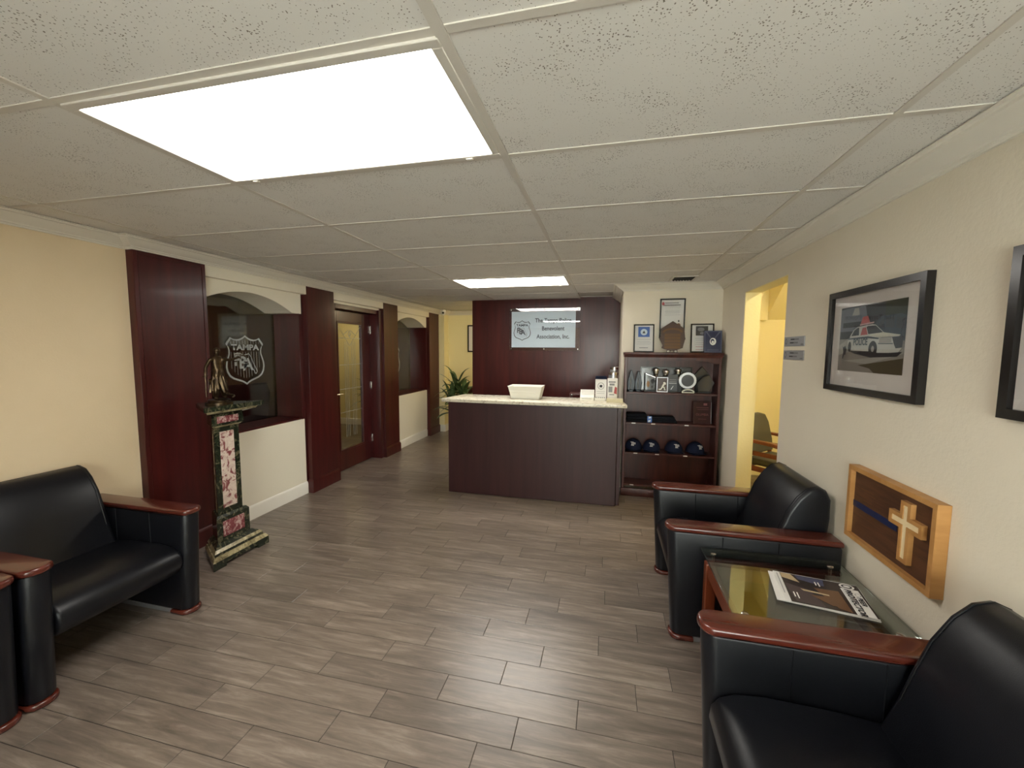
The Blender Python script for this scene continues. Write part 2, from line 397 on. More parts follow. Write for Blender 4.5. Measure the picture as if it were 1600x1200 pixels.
for r in range(r0, int((YH - 1.5725) / TW) + 1):
    y0 = 1.5725 + r * TW; y1 = y0 + TW
    off = JX.get(r, JX[(r % 9)] + 0.137 * (r // 9) + random.uniform(-.05, .05))
    x = off - TL * math.ceil((off + 3.5) / TL)
    while x < 2.8:
        a, c_ = max(x, -3.46), min(x + TL, 2.8); q0, q1 = max(y0, YR), min(y1, YH)
        if c_ - a > .02 and q1 - q0 > .02: tiles.append((a + G / 2, c_ - G / 2, q0 + G / 2, q1 - G / 2))
        x += TL
def tile_score(t):
    best = 0
    for fx in (0.1, .5, .9):
        p = project((t[0] + (t[1] - t[0]) * fx, (t[2] + t[3]) / 2, 0))
        if p and -20 < p[0] < 1620 and -20 < p[1] < 1230:
            X, Y = t[0] + (t[1] - t[0]) * fx, (t[2] + t[3]) / 2
            if XL < X < XR and not (-1.6 < X < .17 and Y > 4.3) and not (X > .17 and Y > 4.5) and not (X > .5 and Y < 2.0):
                best = max(best, 1 / (X * X + Y * Y + 2.4))
    return best
tiles.sort(key=tile_score, reverse=True)
full = None; rest = MB()
for i, t in enumerate(tiles):
    if i < 298 and tile_score(t) > 0:
        if abs(t[1] - t[0] - (TL - G)) < 1e-4 and abs(t[3] - t[2] - (TW - G)) < 1e-4:
            if full is None:
                b = MB(); tile_mesh(b, 0, TL - G, 0, TW - G); full = b.mesh('floor_tile', 'floor_tile', False)
            o = bpy.data.objects.new('floor_tile', full); COL.objects.link(o); o.location = (t[0], t[2], 0); o.parent = floor
        else:
            b = MB(); tile_mesh(b, 0, t[1] - t[0], 0, t[3] - t[2]); o = b.obj('floor_tile', 'floor_tile', smooth=False); o.location = (t[0], t[2], 0); o.parent = floor
    else: tile_mesh(rest, *t)
o = rest.obj('far_floor_tiles', 'floor_tile', smooth=False); o.parent = floor; o['kind'] = 'stuff'

# ceiling -----------------------------------------------------------
ceil = struct(MB().box(XG - 2.4, XR + .1, YR - .05, YH + .1, ZC + .03, ZC + .10).obj('ceiling', 'grid_white', smooth=False))
GX0, GY0, GT = -0.3834, 0.9126, 0.6096
gx = [GX0 + k * 2 * GT for k in range(-3, 2)]; gy = [GY0 + k * GT for k in range(-5, 11)]
def clip(a, b, lo, hi): return max(a, lo), min(b, hi)
lights_cells = {(2, 0), (2, 5)}
def cell(i, j):
    x0, x1 = gx[0] + (i) * 2 * GT, gx[0] + (i + 1) * 2 * GT; y0, y1 = GY0 + j * GT, GY0 + (j + 1) * GT
    return x0, x1, y0, y1
for i in range(0, 5):
    for j in range(-5, 11):
        if (i, j) in lights_cells: continue
        x0, x1, y0, y1 = cell(i, j)
        x0, x1 = clip(x0, x1, XL - .02, XR); y0, y1 = clip(y0, y1, YR, YH)
        if x0 < .83 and x1 > .82 and y0 > YB: continue
        if x1 - x0 < .03 or y1 - y0 < .03: continue
        b = MB().box(x0 + .005, x1 - .005, y0 + .005, y1 - .005, ZC + .004, ZC + .022, 0.003, 1)
        o = b.obj('ceiling_tile', 'ceiling_tile', ceil, smooth=False)
for x in gx[1:] if gx[0] < XL else gx:
    MB().box(x - .012, x + .012, YR, YH, ZC, ZC + .03).obj('grid_bar', 'grid_white', ceil, smooth=False)
for y in gy:
    if YR < y < YH: MB().box(XL, XR if y < YB else .2, y - .012, y + .012, ZC + .0006, ZC + .03).obj('grid_bar', 'grid_white', ceil, smooth=False)
# a snapped-on cover strip on the main bar beside the first light
MB().box(GX0 - .015, GX0 + .015, .78, 1.70, ZC - .0035, ZC).obj('grid_cover', 'grid_white', ceil, smooth=False)

# walls -------------------------------------------------------------
wl = struct(MB().box(XL - .12, XL, YR, 2.2, 0, ZC + .03).obj('wall_left', 'paint', smooth=False))
wr = hollow('wall_right')
W = lambda b, n, m, p: b.obj(n, m, p, smooth=False)
W(MB().box(XR, XR + .12, YR, 3.13, 0, ZC + .12), 'wall_section', 'paint_right', wr)
W(MB().box(XR, XR + .12, 4.00, YB + .12, 0, ZC + .12), 'wall_section', 'paint_right', wr)
W(MB().box(XR, XR + .12, 3.13, 4.00, 2.085, ZC + .12), 'wall_header', 'paint_right', wr)
wb = hollow('wall_back')
W(MB().box(.17, XR, YB, YB + .10, 0, ZC + .03), 'wall_section', 'paint_right', wb)
W(MB().box(.17, .27, YB + .10, YP + .12, 0, ZC + .03), 'wall_return', 'paint_right', wb)
# rear wall behind the viewer, with a shop window in it
wq = hollow('wall_rear')
WX0, WX1, WZ0, WZ1 = -.70, 1.06, 0.45, 2.08
for bx in ((XL - .12, WX0, 0, ZC + .03), (WX1, XR + .12, 0, ZC + .03), (WX0, WX1, 0, WZ0), (WX0, WX1, WZ1, ZC + .03)):
    W(MB().box(bx[0], bx[1], YR - .14, YR, bx[2], bx[3]), 'wall_section', 'paint', wq)
wn = hollow('window_3')
fb = MB()
for bx in ((WX0, WX0 + .05), (WX1 - .05, WX1), (.155, .205)): fb.box(bx[0], bx[1], YR - .10, YR - .04, WZ0, WZ1)
for bz in ((WZ0, WZ0 + .05), (WZ1 - .05, WZ1)): fb.box(WX0, WX1, YR - .10, YR - .04, bz[0], bz[1])
W(fb, 'window_frame', 'trim_white', wn)
for a, c_ in ((WX0 + .05, .155), (.205, WX1 - .05)): W(MB().box(a, c_, YR - .075, YR - .069, WZ0 + .05, WZ1 - .05), 'pane', 'pane_clear', wn)
# hall walls
wh = hollow('wall_hall')
W(MB().box(-2.97, .27, YH, YH + .1, 0, ZC + .03), 'wall_section', 'paint_yellow', wh)
W(MB().box(-3.25, -2.97, 7.15, YH + .1, 0, ZC + .03), 'wall_return', 'paint_yellow', wh)
W(MB().box(.17, .27, YP + .12, YH, 0, ZC + .03), 'wall_end', 'paint_yellow', wh)

# arched wall along the left ---------------------------------------------------
def arch_wall(name, y0, y1, ya, yb, zs, zp, ztop, zk):
    """low wall + arched header between two pilasters"""
    w = hollow(name)
    n = 24; c = (ya + yb) / 2; hw = (yb - ya) / 2
    arc = [(c + hw * t, zs + (zp - zs) * (1 - t * t)) for t in (-1 + 2 * k / n for k in range(n + 1))]
    b = MB()
    # header as strips so that every face stays convex
    b.box(XG, XL, y0, ya, zs, ztop); b.box(XG, XL, yb, y1, zs, ztop)
    for (p, q), (r_, s_) in zip(arc, arc[1:]): b.prism([(p, q), (r_, s_), (r_, ztop), (p, ztop)], 'x', XG, XL)
    bmesh.ops.remove_doubles(b.bm, verts=b.bm.verts[:], dist=1e-5)
    b.obj('arched_header', 'paint_pale', w, smooth=False)
    W(MB().box(XG, XL, y0, y1, 0, zk, 0.004, 1), 'low_wall', 'paint_pale', w)
    return w
a1 = arch_wall('wall_left_arch', 2.45, 3.68, 2.55, 3.55, 1.925, 2.06, ZC + .03, .815)
a2 = arch_wall('wall_left_far_arch', 5.55, 6.74, 5.61, 6.65, 1.945, 2.077, ZC + .03, .835)
# soffit band above the openings, a little proud of the wall
sb = hollow('trim_1')
for y0, y1 in ((2.60, 3.70), (4.13, 5.21), (5.60, 6.72)):
    W(MB().box(XL, XP - .006, y0, y1, 2.128, ZC + .03), 'soffit_band', 'paint_pale', sb)
# solid core walls behind pilasters, door header
for y0, y1 in ((2.2, 2.45), (3.68, 4.20), (5.18, 5.55), (6.74, 7.15)):
    struct(MB().box(XG, XL - .0005, y0, y1, 0, ZC + .03).obj('wall_left_core', 'mahogany', smooth=False))
struct(MB().box(XG, XL, 4.20, 5.18, 2.10, ZC + .03).obj('wall_left_header', 'paint_pale', smooth=False))
# baseboards
bp_prof = [(0, 0), (.014, 0), (.014, .105), (.010, .118), (.006, .126), (0, .130)]
struct(sweep([(XL, 3.68), (XL, 2.62)], bp_prof, 0).obj('baseboard_left', 'trim_white'))
struct(sweep([(XL, 6.70), (XL, 5.60)], bp_prof, 0).obj('baseboard_left_far', 'trim_white'))
struct(sweep([(-.0, YH), (-2.97, YH), (-2.97, 7.15), (-3.06, 7.15)], bp_prof, 0).obj('baseboard_hall', 'trim_white'))
struct(sweep([(XR, YR), (XR, 3.13)], bp_prof, 0).obj('baseboard_right', 'trim_white'))
struct(sweep([(XL, 2.10), (XL, YR)], bp_prof, 0).obj('baseboard_left_near', 'trim_white'))
# crown mouldings
cr_prof = [(0, 0), (0, -.068), (.010, -.068), (.013, -.060), (.022, -.057), (.026, -.050), (.045, -.040), (.066, -.026), (.080, -.013), (.092, -.011), (.097, -.004), (.110, -.003), (.110, 0)]
struct(sweep([(.16, YH), (-2.97, YH), (-2.97, 7.15), (XP, 7.15), (XP, 2.10), (XL, 2.10), (XL, YR)], cr_prof, ZC).obj('trim_2', 'trim_cream', ang=25))
struct(sweep([(XR, YR), (XR, YB), (.17, YB), (.17, YP)], cr_prof, ZC).obj('trim_3', 'trim_cream', ang=25))

# pilasters ---------------------------------------------------------
def pilaster(y0, y1, label, first=False):
    t = thing('wood_pilaster', label, 'pilaster', (XP - .03, (y0 + y1) / 2, 0), 0, 'mahogany pilasters along the left wall')
    zt = 2.213
    MB().box(XL, XP - .006, y0, y1, 0, zt).obj('core', 'mahogany', t, smooth=False)
    w = .028 if first else .004
    if first:
        MB().box(XP - .006, XP, y0, y0 + w, .16, zt, .0015, 1).obj('stile', 'mahogany', t)
        MB().box(XP - .006, XP, y1 - w, y1, .16, zt, .0015, 1).obj('stile', 'mahogany', t)
        MB().box(XP - .006, XP, y0 + w, y1 - w, zt - w, zt, .0015, 1).obj('top_rail', 'mahogany', t)
        MB().box(XP - .006, XP - .003, y0 + w + .003, y1 - w - .003, .16, zt - w - .003).obj('panel', 'mahogany', t, smooth=False)
    else:
        MB().box(XP - .006, XP, y0, y1, .15, zt, .002, 1).obj('panel', 'mahogany', t)
    bt = MB()
    pr = [(0, 0), (.014, 0), (.014, .115), (.010, .125), (.006, .135), (0, .145)]
    b = sweep([(XL, y1), (XP, y1), (XP, y0), (XL, y0)][::1], pr, 0)
    b.obj('base_trim', 'mahogany', t)
    return t
pilaster(2.10, 2.60, 'wide mahogany pilaster directly behind the marble pedestal', True)
pilaster(3.70, 4.135, 'mahogany pilaster between the near etched window and the glazed door')
pilaster(5.205, 5.60, 'mahogany pilaster beside the hinge side of the glazed door')
pilaster(6.72, 7.13, 'mahogany pilaster at the hall corner behind the potted plant')

# arched windows ----------------------------------------------------------
def arch_window(name, y0, y1, zk, zt, sh_y, sh_z, sw, shh):
    w = hollow(name)
    MB().box(XG + .012, XL - .002, y1 - .03, y1 - .001, zk, zt, .002, 1).obj('wood_jamb', 'mahogany', w)
    MB().box(XG + .012, XL - .002, y0 + .001, y0 + .03, zk, zt, .002, 1).obj('wood_jamb', 'mahogany', w)
    MB().box(XG + .012, XL - .012, y0 + .03, y1 - .03, zk, zk + .018, .003, 1).obj('wood_sill', 'mahogany', w)
    MB().box(XG - .004, XG + .004, y0, y1, zk, 2.20).obj('pane', 'pane_tinted', w, smooth=False)
    fr = Fr((XG + .005, sh_y, sh_z), (0, 1, 0), (0, 0, 1))
    shield_art(fr, 0, 0, sw, shh, 'etched', w, .0008)
    return w
arch_window('window_1', 2.45, 3.68, .815, 1.925, 3.295, 1.447, .44, .485)
arch_window('window_2', 5.55, 6.74, .835, 1.945, 6.10, 1.36, .50, .55)

# glazed door ------------------------------------------------------------
XD = -3.25
d = hollow('door_1')
for y0, y1 in ((4.20, 4.235), (5.15, 5.18)): MB().box(XG, XL - .002, y0, y1, 0, 2.10, .002, 1).obj('jamb', 'mahogany', d)
MB().box(XG, XL - .002, 4.235, 5.15, 2.045, 2.10, .002, 1).obj('head_jamb', 'mahogany', d)
MB().box(XD, XL + .03, 5.135, 5.205, 0, 2.10, .003, 1).obj('casing', 'mahogany', d)
dl0, dl1 = 4.24, 5.132
for y0, y1 in ((dl0, 4.415), (4.955, dl1)): MB().box(XD - .044, XD, y0, y1, .008, 2.04, .003, 1).obj('stile', 'mahogany', d)
for z0, z1 in ((.008, .255), (1.905, 2.04)): MB().box(XD - .044, XD, 4.415, 4.955, z0, z1, .003, 1).obj('rail', 'mahogany', d)
bd = MB()
for y0, y1, z0, z1 in ((4.415, 4.437, .255, 1.905), (4.933, 4.955, .255, 1.905), (4.437, 4.933, .255, .277), (4.437, 4.933, 1.883, 1.905)): bd.box(XD - .02, XD + .006, y0, y1, z0, z1, .003, 1)
bd.obj('glazing_bead', 'mahogany', d)
MB().box(XD - .018, XD - .012, 4.42, 4.95, .26, 1.90).obj('pane', 'pane_door', d, smooth=False)
frd = Fr((XD - .0115, 4.685, 0), (0, 1, 0), (0, 0, 1))
lead = []
for x in (-.11, -.075, -.04, .04, .075, .11): lead.append(rect(x - .002, x + .002, .42, 1.66))
for z in (.75, 1.05, 1.36, 1.70): lead.append(rect(-.235, .235, z - .002, z + .002))
for s_ in (-1, 1):
    lead.append([(s_ * .235, 1.86), (s_ * .235, 1.855), (0, 1.60), (0, 1.606)]); lead.append([(s_ * .12, 1.75), (s_ * .12, 1.744), (s_ * .02, 1.80), (s_ * .02, 1.806)])
lead += ring([(0, 1.80), (.03, 1.755), (0, 1.71), (-.03, 1.755)], [(0, 1.787), (.021, 1.755), (0, 1.723), (-.021, 1.755)])
flat(frd, lead, 'leaded_pattern', 'etched', d, .0008)
for z in (.30, 1.05, 1.83):
    b = MB().box(XD - .002, XD + .012, 5.122, 5.142, z - .05, z + .05, .002, 1); b.tube([(XD + .012, 5.132, z - .055), (XD + .012, 5.132, z + .055)], .006); b.obj('hinge', 'steel', d)
b = MB(); b.lathe([(.028, 0), (.028, .008), (.012, .010), (.012, .045)], n=14); b.xf(Matrix.Translation((XD, 4.33, 1.0)) @ Matrix.Rotation(R(90), 4, 'Y'))
b.tube([(XD + .045, 4.33, 1.0), (XD + .048, 4.38, 1.0), (XD + .045, 4.44, .997)], .008); b.obj('handle', 'steel', d)

# offices behind the glass ---------------------------------------------------
wo = hollow('wall_office')
W(MB().box(-5.75, -5.65, 1.2, 7.4, 0, ZC + .03), 'wall_section', 'office_paint', wo)
for y in (1.2, 5.30, 7.3): struct(MB().box(-5.65, XG - .01, y, y + .08, 0, ZC + .03).obj('wall_partition', 'office_paint', smooth=False))

def office_chair(loc, rz, label):
    t = thing('office_chair', label, 'chair', loc, rz)
    b = MB(); pr = [(-.27, .62), (.27, .62), (.30, .80), (.29, 1.05), (.24, 1.16), (-.24, 1.16), (-.29, 1.05), (-.30, .80)]
    b.prism(pr, 'x', -.33, -.22, .03, 3, shear=lambda c: Vector((c.x - (c.z - .6) * .25, c.y, c.z))); b.obj('backrest', 'leather', t, local=True)
    MB().box(-.27, .27, -.28, .28, .43, .54, .04, 3).obj('seat', 'leather', t, local=True)
    for s_ in (-1, 1):
        MB().tube([(-.20, s_ * .30, .50), (-.18, s_ * .32, .68), (.16, s_ * .32, .69), (.18, s_ * .31, .52)], .022).obj('armrest', 'black_plastic', t, local=True)
    MB().tube([(0, 0, .06), (0, 0, .44)], .03).obj('gas_column', 'black_plastic', t, local=True)
    b = MB()
    for k in range(5):
        a = 2 * math.pi * k / 5; b.tube([(0, 0, .10), (.28 * math.cos(a), .28 * math.sin(a), .06)], [.03, .02]); b.ell((.29 * math.cos(a), .29 * math.sin(a), .032), (.03, .03, .032))
    b.obj('base', 'black_plastic', t, local=True); return t
office_chair((-4.36, 3.84, 0), R(165), 'black office chair seen dimly through the near etched window')
t = thing('office_desk', 'dark desk against the far wall of the office behind the near window', 'desk', (-5.2, 4.2, 0))
MB().box(-5.60, -4.95, 3.4, 5.0, .72, .76, .004, 1).obj('desktop', 'mahogany_plain', t)
for y in (3.43, 4.94): MB().box(-5.57, -4.98, y, y + .03, 0, .72).obj('side_panel', 'mahogany_plain', t, smooth=False)

# room beyond the right doorway -------------------------------------------------------
wy = hollow('wall_side_room')
W(MB().box(XR + .12, 2.9, 5.60, 5.70, 0, 2.6), 'wall_section', 'paint_yellow', wy)
W(MB().box(2.8, 2.9, 2.0, 5.60, 0, 2.6), 'wall_section', 'paint_yellow', wy)
W(MB().box(XR + .12, 2.9, 1.95, 2.05, 0, 2.6), 'wall_section', 'paint_yellow', wy)
W(MB().box(XR + .12, XR + .126, 2.05, 3.13, 0, 2.6), 'wall_lining', 'paint_yellow', wy)
W(MB().box(XR + .12, XR + .126, 4.00, 5.60, 0, 2.6), 'wall_lining', 'paint_yellow', wy)
W(MB().box(XR + .006, XR + .12, 3.126, 3.13, 0, 2.085), 'door_reveal', 'paint_yellow', wy)
W(MB().box(XR + .002, XR + .126, 3.992, 4.00, 0, 2.085), 'door_reveal', 'paint_yellow', wy)
W(MB().box(XR + .002, XR + .126, 3.13, 4.00, 2.079, 2.085), 'door_reveal', 'paint_yellow', wy)
struct(MB().box(XR + .12, 2.9, 2.0, 5.7, 2.6, 2.7).obj('ceiling_side_room', 'paint_yellow', smooth=False))
W(MB().box(XR + .126, 1.89, 5.52, 5.60, 1.945, 2.6), 'soffit_face', 'paint_yellow', wy)
W(MB().prism([(5.60, 1.95), (5.60, 2.6), (4.70, 2.6)], 'x', 1.89, 2.8), 'sloped_soffit', 'paint_yellow', wy)

# ------------------------------------------------------------------ ceiling fixtures
def troffer(j, label):
    x0, x1, y0, y1 = cell(2, j); x0 += .012; x1 -= .012; y0 += .012; y1 -= .012
    t = thing('ceiling_light', label, 'ceiling light', ((x0 + x1) / 2, (y0 + y1) / 2, ZC), 0, 'recessed fluorescent panels')
    b = MB(); w = .028
    for a in ((x0, x1, y0, y0 + w), (x0, x1, y1 - w, y1), (x0, x0 + w, y0 + w, y1 - w), (x1 - w, x1, y0 + w, y1 - w)): b.box(*a, ZC - .006, ZC + .03, .002, 1)
    b.obj('frame', 'grid_white', t)
    # prismatic lens: fine ribs across
    b = MB(); n = 120; X0, X1, Y0, Y1 = x0 + w, x1 - w, y0 + w, y1 - w
    for k in range(n):
        xa = X0 + (X1 - X0) * k / n; xb = X0 + (X1 - X0) * (k + 1) / n; xm = (xa + xb) / 2
        b.poly([(xa, Y0, ZC), (xm, Y0, ZC - .002), (xm, Y1, ZC - .002), (xa, Y1, ZC)][::-1]); b.poly([(xm, Y0, ZC - .002), (xb, Y0, ZC), (xb, Y1, ZC), (xm, Y1, ZC - .002)][::-1])
    b.obj('diffuser', 'lens_glow', t, smooth=False)
    for x in (x0 + .12, x1 - .12): MB().box(x - .012, x + .012, y1 - .018, y1 - .006, ZC - .009, ZC - .006).obj('latch', 'trim_white', t, smooth=False)
    return t
troffer(0, 'large glowing fluorescent ceiling panel nearest the viewer')
troffer(5, 'glowing fluorescent ceiling panel in front of the reception desk sign')
def dome(x, y, z, m, label):
    t = thing('dome_light', label, 'ceiling light', (x, y, z))
    MB().lathe([(.16, 0), (.16, -.02), (.13, -.025)], (x, y, z), 24).obj('rim', 'steel', t)
    MB().lathe([(.145, -.022), (.13, -.06), (.09, -.085), (.03, -.097), (.005, -.098)], (x, y, z), 24).obj('shade', m, t)
dome(-1.55, 6.55, ZC - .001, 'lamp_yellow', 'warm dome light in the hall behind the wood panel wall')
dome(2.05, 3.6, 2.6, 'lamp_room', 'warm dome light in the yellow side room')

t = thing('air_vent', 'dark louvred air vent in the ceiling above the bookcase', 'vent', (.72, 4.35, ZC))
b = MB()
for a in ((.60, .625, 4.22, 4.48), (.815, .84, 4.22, 4.48), (.625, .815, 4.22, 4.24), (.625, .815, 4.46, 4.48)): b.box(*a, ZC - .008, ZC + .003, .002, 1)
b.obj('frame', 'grid_white', t)
MB().box(.625, .815, 4.24, 4.46, ZC - .001, ZC + .003).obj('duct', 'vent_dark', t, smooth=False)
for k in range(7):
    x = .64 + k * .027; b = MB().box(-.010, .010, 4.24, 4.46, -.001, .001); b.xf(Matrix.Translation((x, 0, ZC - .004)) @ Matrix.Rotation(R(35), 4, 'Y')); b.obj('louvre', 'vent_dark', t, smooth=False)

t = thing('security_camera', 'small white dome security camera in the hall corner under the ceiling', 'camera', (-2.92, 7.0, 2.225))
b = MB(); b.lathe([(.05, 0), (.05, .03), (.035, .05)], (-2.92, 7.0, 2.235), 16); b.obj('mount', 'ceramic_white', t)
MB().ell((-2.92, 6.99, 2.232), (.05, .05, .05)).obj('housing', 'ceramic_white', t)
MB().ell((-2.905, 6.952, 2.225), (.02, .02, .02)).obj('lens', 'black_plastic', t)

# ------------------------------------------------------------------ armchairs
def armchair(label):
    t = thing('leather_armchair', label, 'armchair', (0, 0, 0), 0, 'black leather club armchairs')
    AX, HT, WY = .42, .052, .33
    def plan(x1, x0, hw, n=12):
        o = [(x0, -hw)]
        for k in range(n + 1):
            a = -math.pi / 2 + math.pi * k / n; o.append((x1 - hw * .85 + hw * .85 * math.cos(a), hw * math.sin(a)))
        return o + [(x0, hw)]
    for s_ in (-1, 1):
        y = s_ * WY
        lean = lambda c: Vector((c.x + (.035 * (c.z / .6 - 1) if c.x > 0 else 0), c.y, c.z))
        b = MB().prism([(x, yy + y) for x, yy in plan(.408, -.395, HT)], 'z', .03, .605, .008, 2, shear=lean)
        arm = b.obj('arm', 'leather', t, local=True)
        MB().prism([(x, yy + y) for x, yy in plan(AX, -.40, HT + .006)], 'z', .605, .637, .012, 3).obj('arm_cap', 'cherry_wood', t, local=True)
        b = MB().prism([(x, yy + y) for x, yy in plan(.385, .26, HT + .006)], 'z', 0.0, .028, .009, 3); b.obj('foot', 'cherry_wood', t, local=True)
        MB().box(-.39, -.30, y - HT, y + HT, 0, .032, .006, 2).obj('foot', 'cherry_wood', t, local=True)
        MB().box(-.30, .26, y - HT + .002, y + HT - .002, .004, .030).obj('base_rail', 'rail_grey', t, local=True, smooth=False)
        for xs in (.14, -.12):
            for q, zb in ((-1, .30), (1, .06)): MB().tube([(xs, y + q * s_ * (HT + .0005), zb), (xs, y + q * s_ * (HT + .0005), .60)], .0026, 5).obj('seam', 'leather', arm, local=True)
    inner = WY - HT - .002
    seat = [(-.20, .25), (.29, .25), (.335, .262), (.368, .29), (.385, .33), (.380, .37), (.355, .402), (.31, .422), (.22, .432), (.0, .425), (-.20, .405)]
    MB().prism(seat, 'y', -inner, inner, .018, 3).obj('seat_cushion', 'leather', t, local=True, ang=60)
    back = [(-.09, .40), (-.135, .52), (-.165, .62), (-.20, .72), (-.245, .80), (-.29, .848), (-.335, .862), (-.375, .845), (-.397, .80), (-.398, .70), (-.385, .55), (-.35, .28), (-.21, .28)]
    inner = .262
    MB().prism(back, 'y', -inner, inner, .020, 3).obj('back_cushion', 'leather', t, local=True, ang=60)
    for s_ in (-1, 1): MB().tube([(x + .0012, s_ * (inner - .024), z) for x, z in back[1:8]], .0024, 5).obj('back_seam', 'leather', t, local=True)
    return t
ch = armchair('black leather armchair between the side table and the doorway')
ch.location = (.755, 2.610, 0); ch.rotation_euler = (0, 0, math.pi)
dup(ch, (.755, 1.135, 0), math.pi, 'black leather armchair cropped at the lower right corner of the picture')
dup(ch, (-2.725, 1.48, 0), 0, 'black leather armchair on the left next to the marble pedestal')
dup(ch, (-2.725, .698, 0), 0, 'black leather armchair cut off by the left edge of the picture')

# ------------------------------------------------------------------ side table, magazines
t = thing('side_table', 'glass-topped side table with reddish wood frame between the right-hand armchairs', 'table', (.82, 1.93, 0))
GZ = .548
tx0, tx1, ty0, ty1 = .515, 1.095, 1.63, 2.17
MB().box(.506, 1.125, 1.60, 2.205, GZ - .010, GZ, .0015, 1).obj('glass_top', 'table_glass', t)
for x in (tx0, tx1 - .05):
    for y in (ty0, ty1 - .05): MB().box(x, x + .05, y, y + .05, 0, .498, .004, 1).obj('leg', 'table_wood', t)
for y in (ty0, ty1 - .05): MB().box(tx0 + .05, tx1 - .05, y + .01, y + .04, .428, .498, .003, 1).obj('apron', 'table_wood', t)
for x in (tx0, tx1 - .05): MB().box(x + .01, x + .04, ty0 + .05, ty1 - .05, .428, .498, .003, 1).obj('apron', 'table_wood', t)
MB().box(tx0 + .02, tx1 - .02, ty0 + .02, ty1 - .02, .12, .14, .003, 1).obj('shelf', 'table_wood', t)
for x in (tx0 + .035, tx1 - .035):
    for y in (ty0 + .03, ty1 - .03):
        b = MB().lathe([(.008, .498 - GZ), (.008, -.010)], (x, y, GZ), 12); b.lathe([(.014, 0), (.014, .003), (.010, .006)], (x, y, GZ), 12); b.obj('standoff', 'steel', t)

mo = thing('magazine', 'magazine with dark photo cover and bold title lying on top of the glass side table', 'magazine', (.90, 1.98, GZ), 0)
# cover: width along -Y, top edge toward the wall
U = Vector((-.17, -.985, 0)); V = Vector((.985, -.17, 0))
mf = Fr((.775, 2.024, GZ + .0075), U, V); mf.u = mf.u * .93; mf.v = mf.v * .89
MW, MH = .262, .345
bb = MB(); bb.poly([mf.p(*q, 0) for q in rect(0, MW, 0, MH)][::1])
g = bmesh.ops.extrude_face_region(bb.bm, geom=bb.bm.faces[:]); bmesh.ops.translate(bb.bm, verts=[v for v in g['geom'] if isinstance(v, bmesh.types.BMVert)], vec=(0, 0, -.004)); bmesh.ops.recalc_face_normals(bb.bm, faces=bb.bm.faces[:])
bb.obj('pages', 'paper', mo, smooth=False)
mat('cover_dark', (0.040, 0.028, 0.028), 0.25); mat('cover_brown', (0.16, 0.085, 0.045), 0.25); mat('cover_slate', (0.075, 0.080, 0.135), 0.25); mat('cover_sand', (0.52, 0.40, 0.24), 0.25); mat('cover_mauve', (0.085, 0.062, 0.062), 0.25)
picture(mf, [('cover_dark', rect(.004, MW - .002, .028, MH)), ('cover_mauve', [(.10, .03), (.25, .05), (.255, .16), (.13, .13)]),
             ('cover_sand', [(.006, .03), (.05, .03), (.075, .10), (.006, .075)]), ('cover_slate', [(.006, .09), (.045, .10), (.07, .20), (.01, .21)]),
             ('cover_brown', [(.10, .15), (.24, .21), (.255, .255), (.09, .25)]), ('cover_sand', [(.13, .09), (.145, .10), (.15, .20), (.14, .20)]), ('cover_brown', [(.17, .12), (.23, .19), (.22, .25), (.16, .20)]),
             ('paper', rect(.052, MW, .268, MH - .008)), ('ink_grey', rect(.060, MW - .01, .2745, .2755)),
             ('paper', ngon(.030, MH - .045, .024, .030)), ('ink', ngon(.030, MH - .045, .017, .022)), ('paper', ngon(.030, MH - .045, .010, .014)),
             ('ink_grey', ngon(.095, MH - .022, .014, .012)), ('paper', ngon(.095, MH - .022, .011, .009)),
             ('paper', rect(.045, .075, .165, .170)), ('paper', rect(.045, .080, .178, .183)), ('paper', rect(.175, .215, .05, .055)), ('paper', rect(.175, .225, .063, .068)),
             ('ink_grey', rect(.02, .20, .012, .015))], 'cover_print', mo, .0006)
text(mf, 'PROTECTOR', .034, .060, .280, 'title_lettering', 'ink', mo, .0035, 'LEFT', sx=1.06, bold=.0012, shear=.15)
text(mf, 'PEER', .028, .117, .311, 'title_lettering', 'ink', mo, .0035, 'LEFT', sx=1.12, bold=.0010, shear=.15)
m2 = thing('magazine', 'second magazine peeking out from beneath the top one on the side table', 'magazine', (.94, 1.93, GZ), 0)
mf2 = Fr((.757, 2.030, GZ + .0032), Vector((-.20, -1, 0)), Vector((1, -.20, 0))); mf2.u = mf2.u * .93; mf2.v = mf2.v * .89
b = MB(); b.poly([mf2.p(*q, 0) for q in rect(0.004, .26, 0, .375)])
g = bmesh.ops.extrude_face_region(b.bm, geom=b.bm.faces[:]); bmesh.ops.translate(b.bm, verts=[v for v in g['geom'] if isinstance(v, bmesh.types.BMVert)], vec=(0, 0, -.003)); bmesh.ops.recalc_face_normals(b.bm, faces=b.bm.faces[:])
b.obj('pages', 'paper', m2, smooth=False)
picture(mf2, [('cover_dark', rect(.006, .258, .34, .373)), ('paper', [(.12, .345), (.18, .345), (.16, .368)]), ('paper', rect(.21, .25, .35, .354))], 'cover_print', m2, .0004)

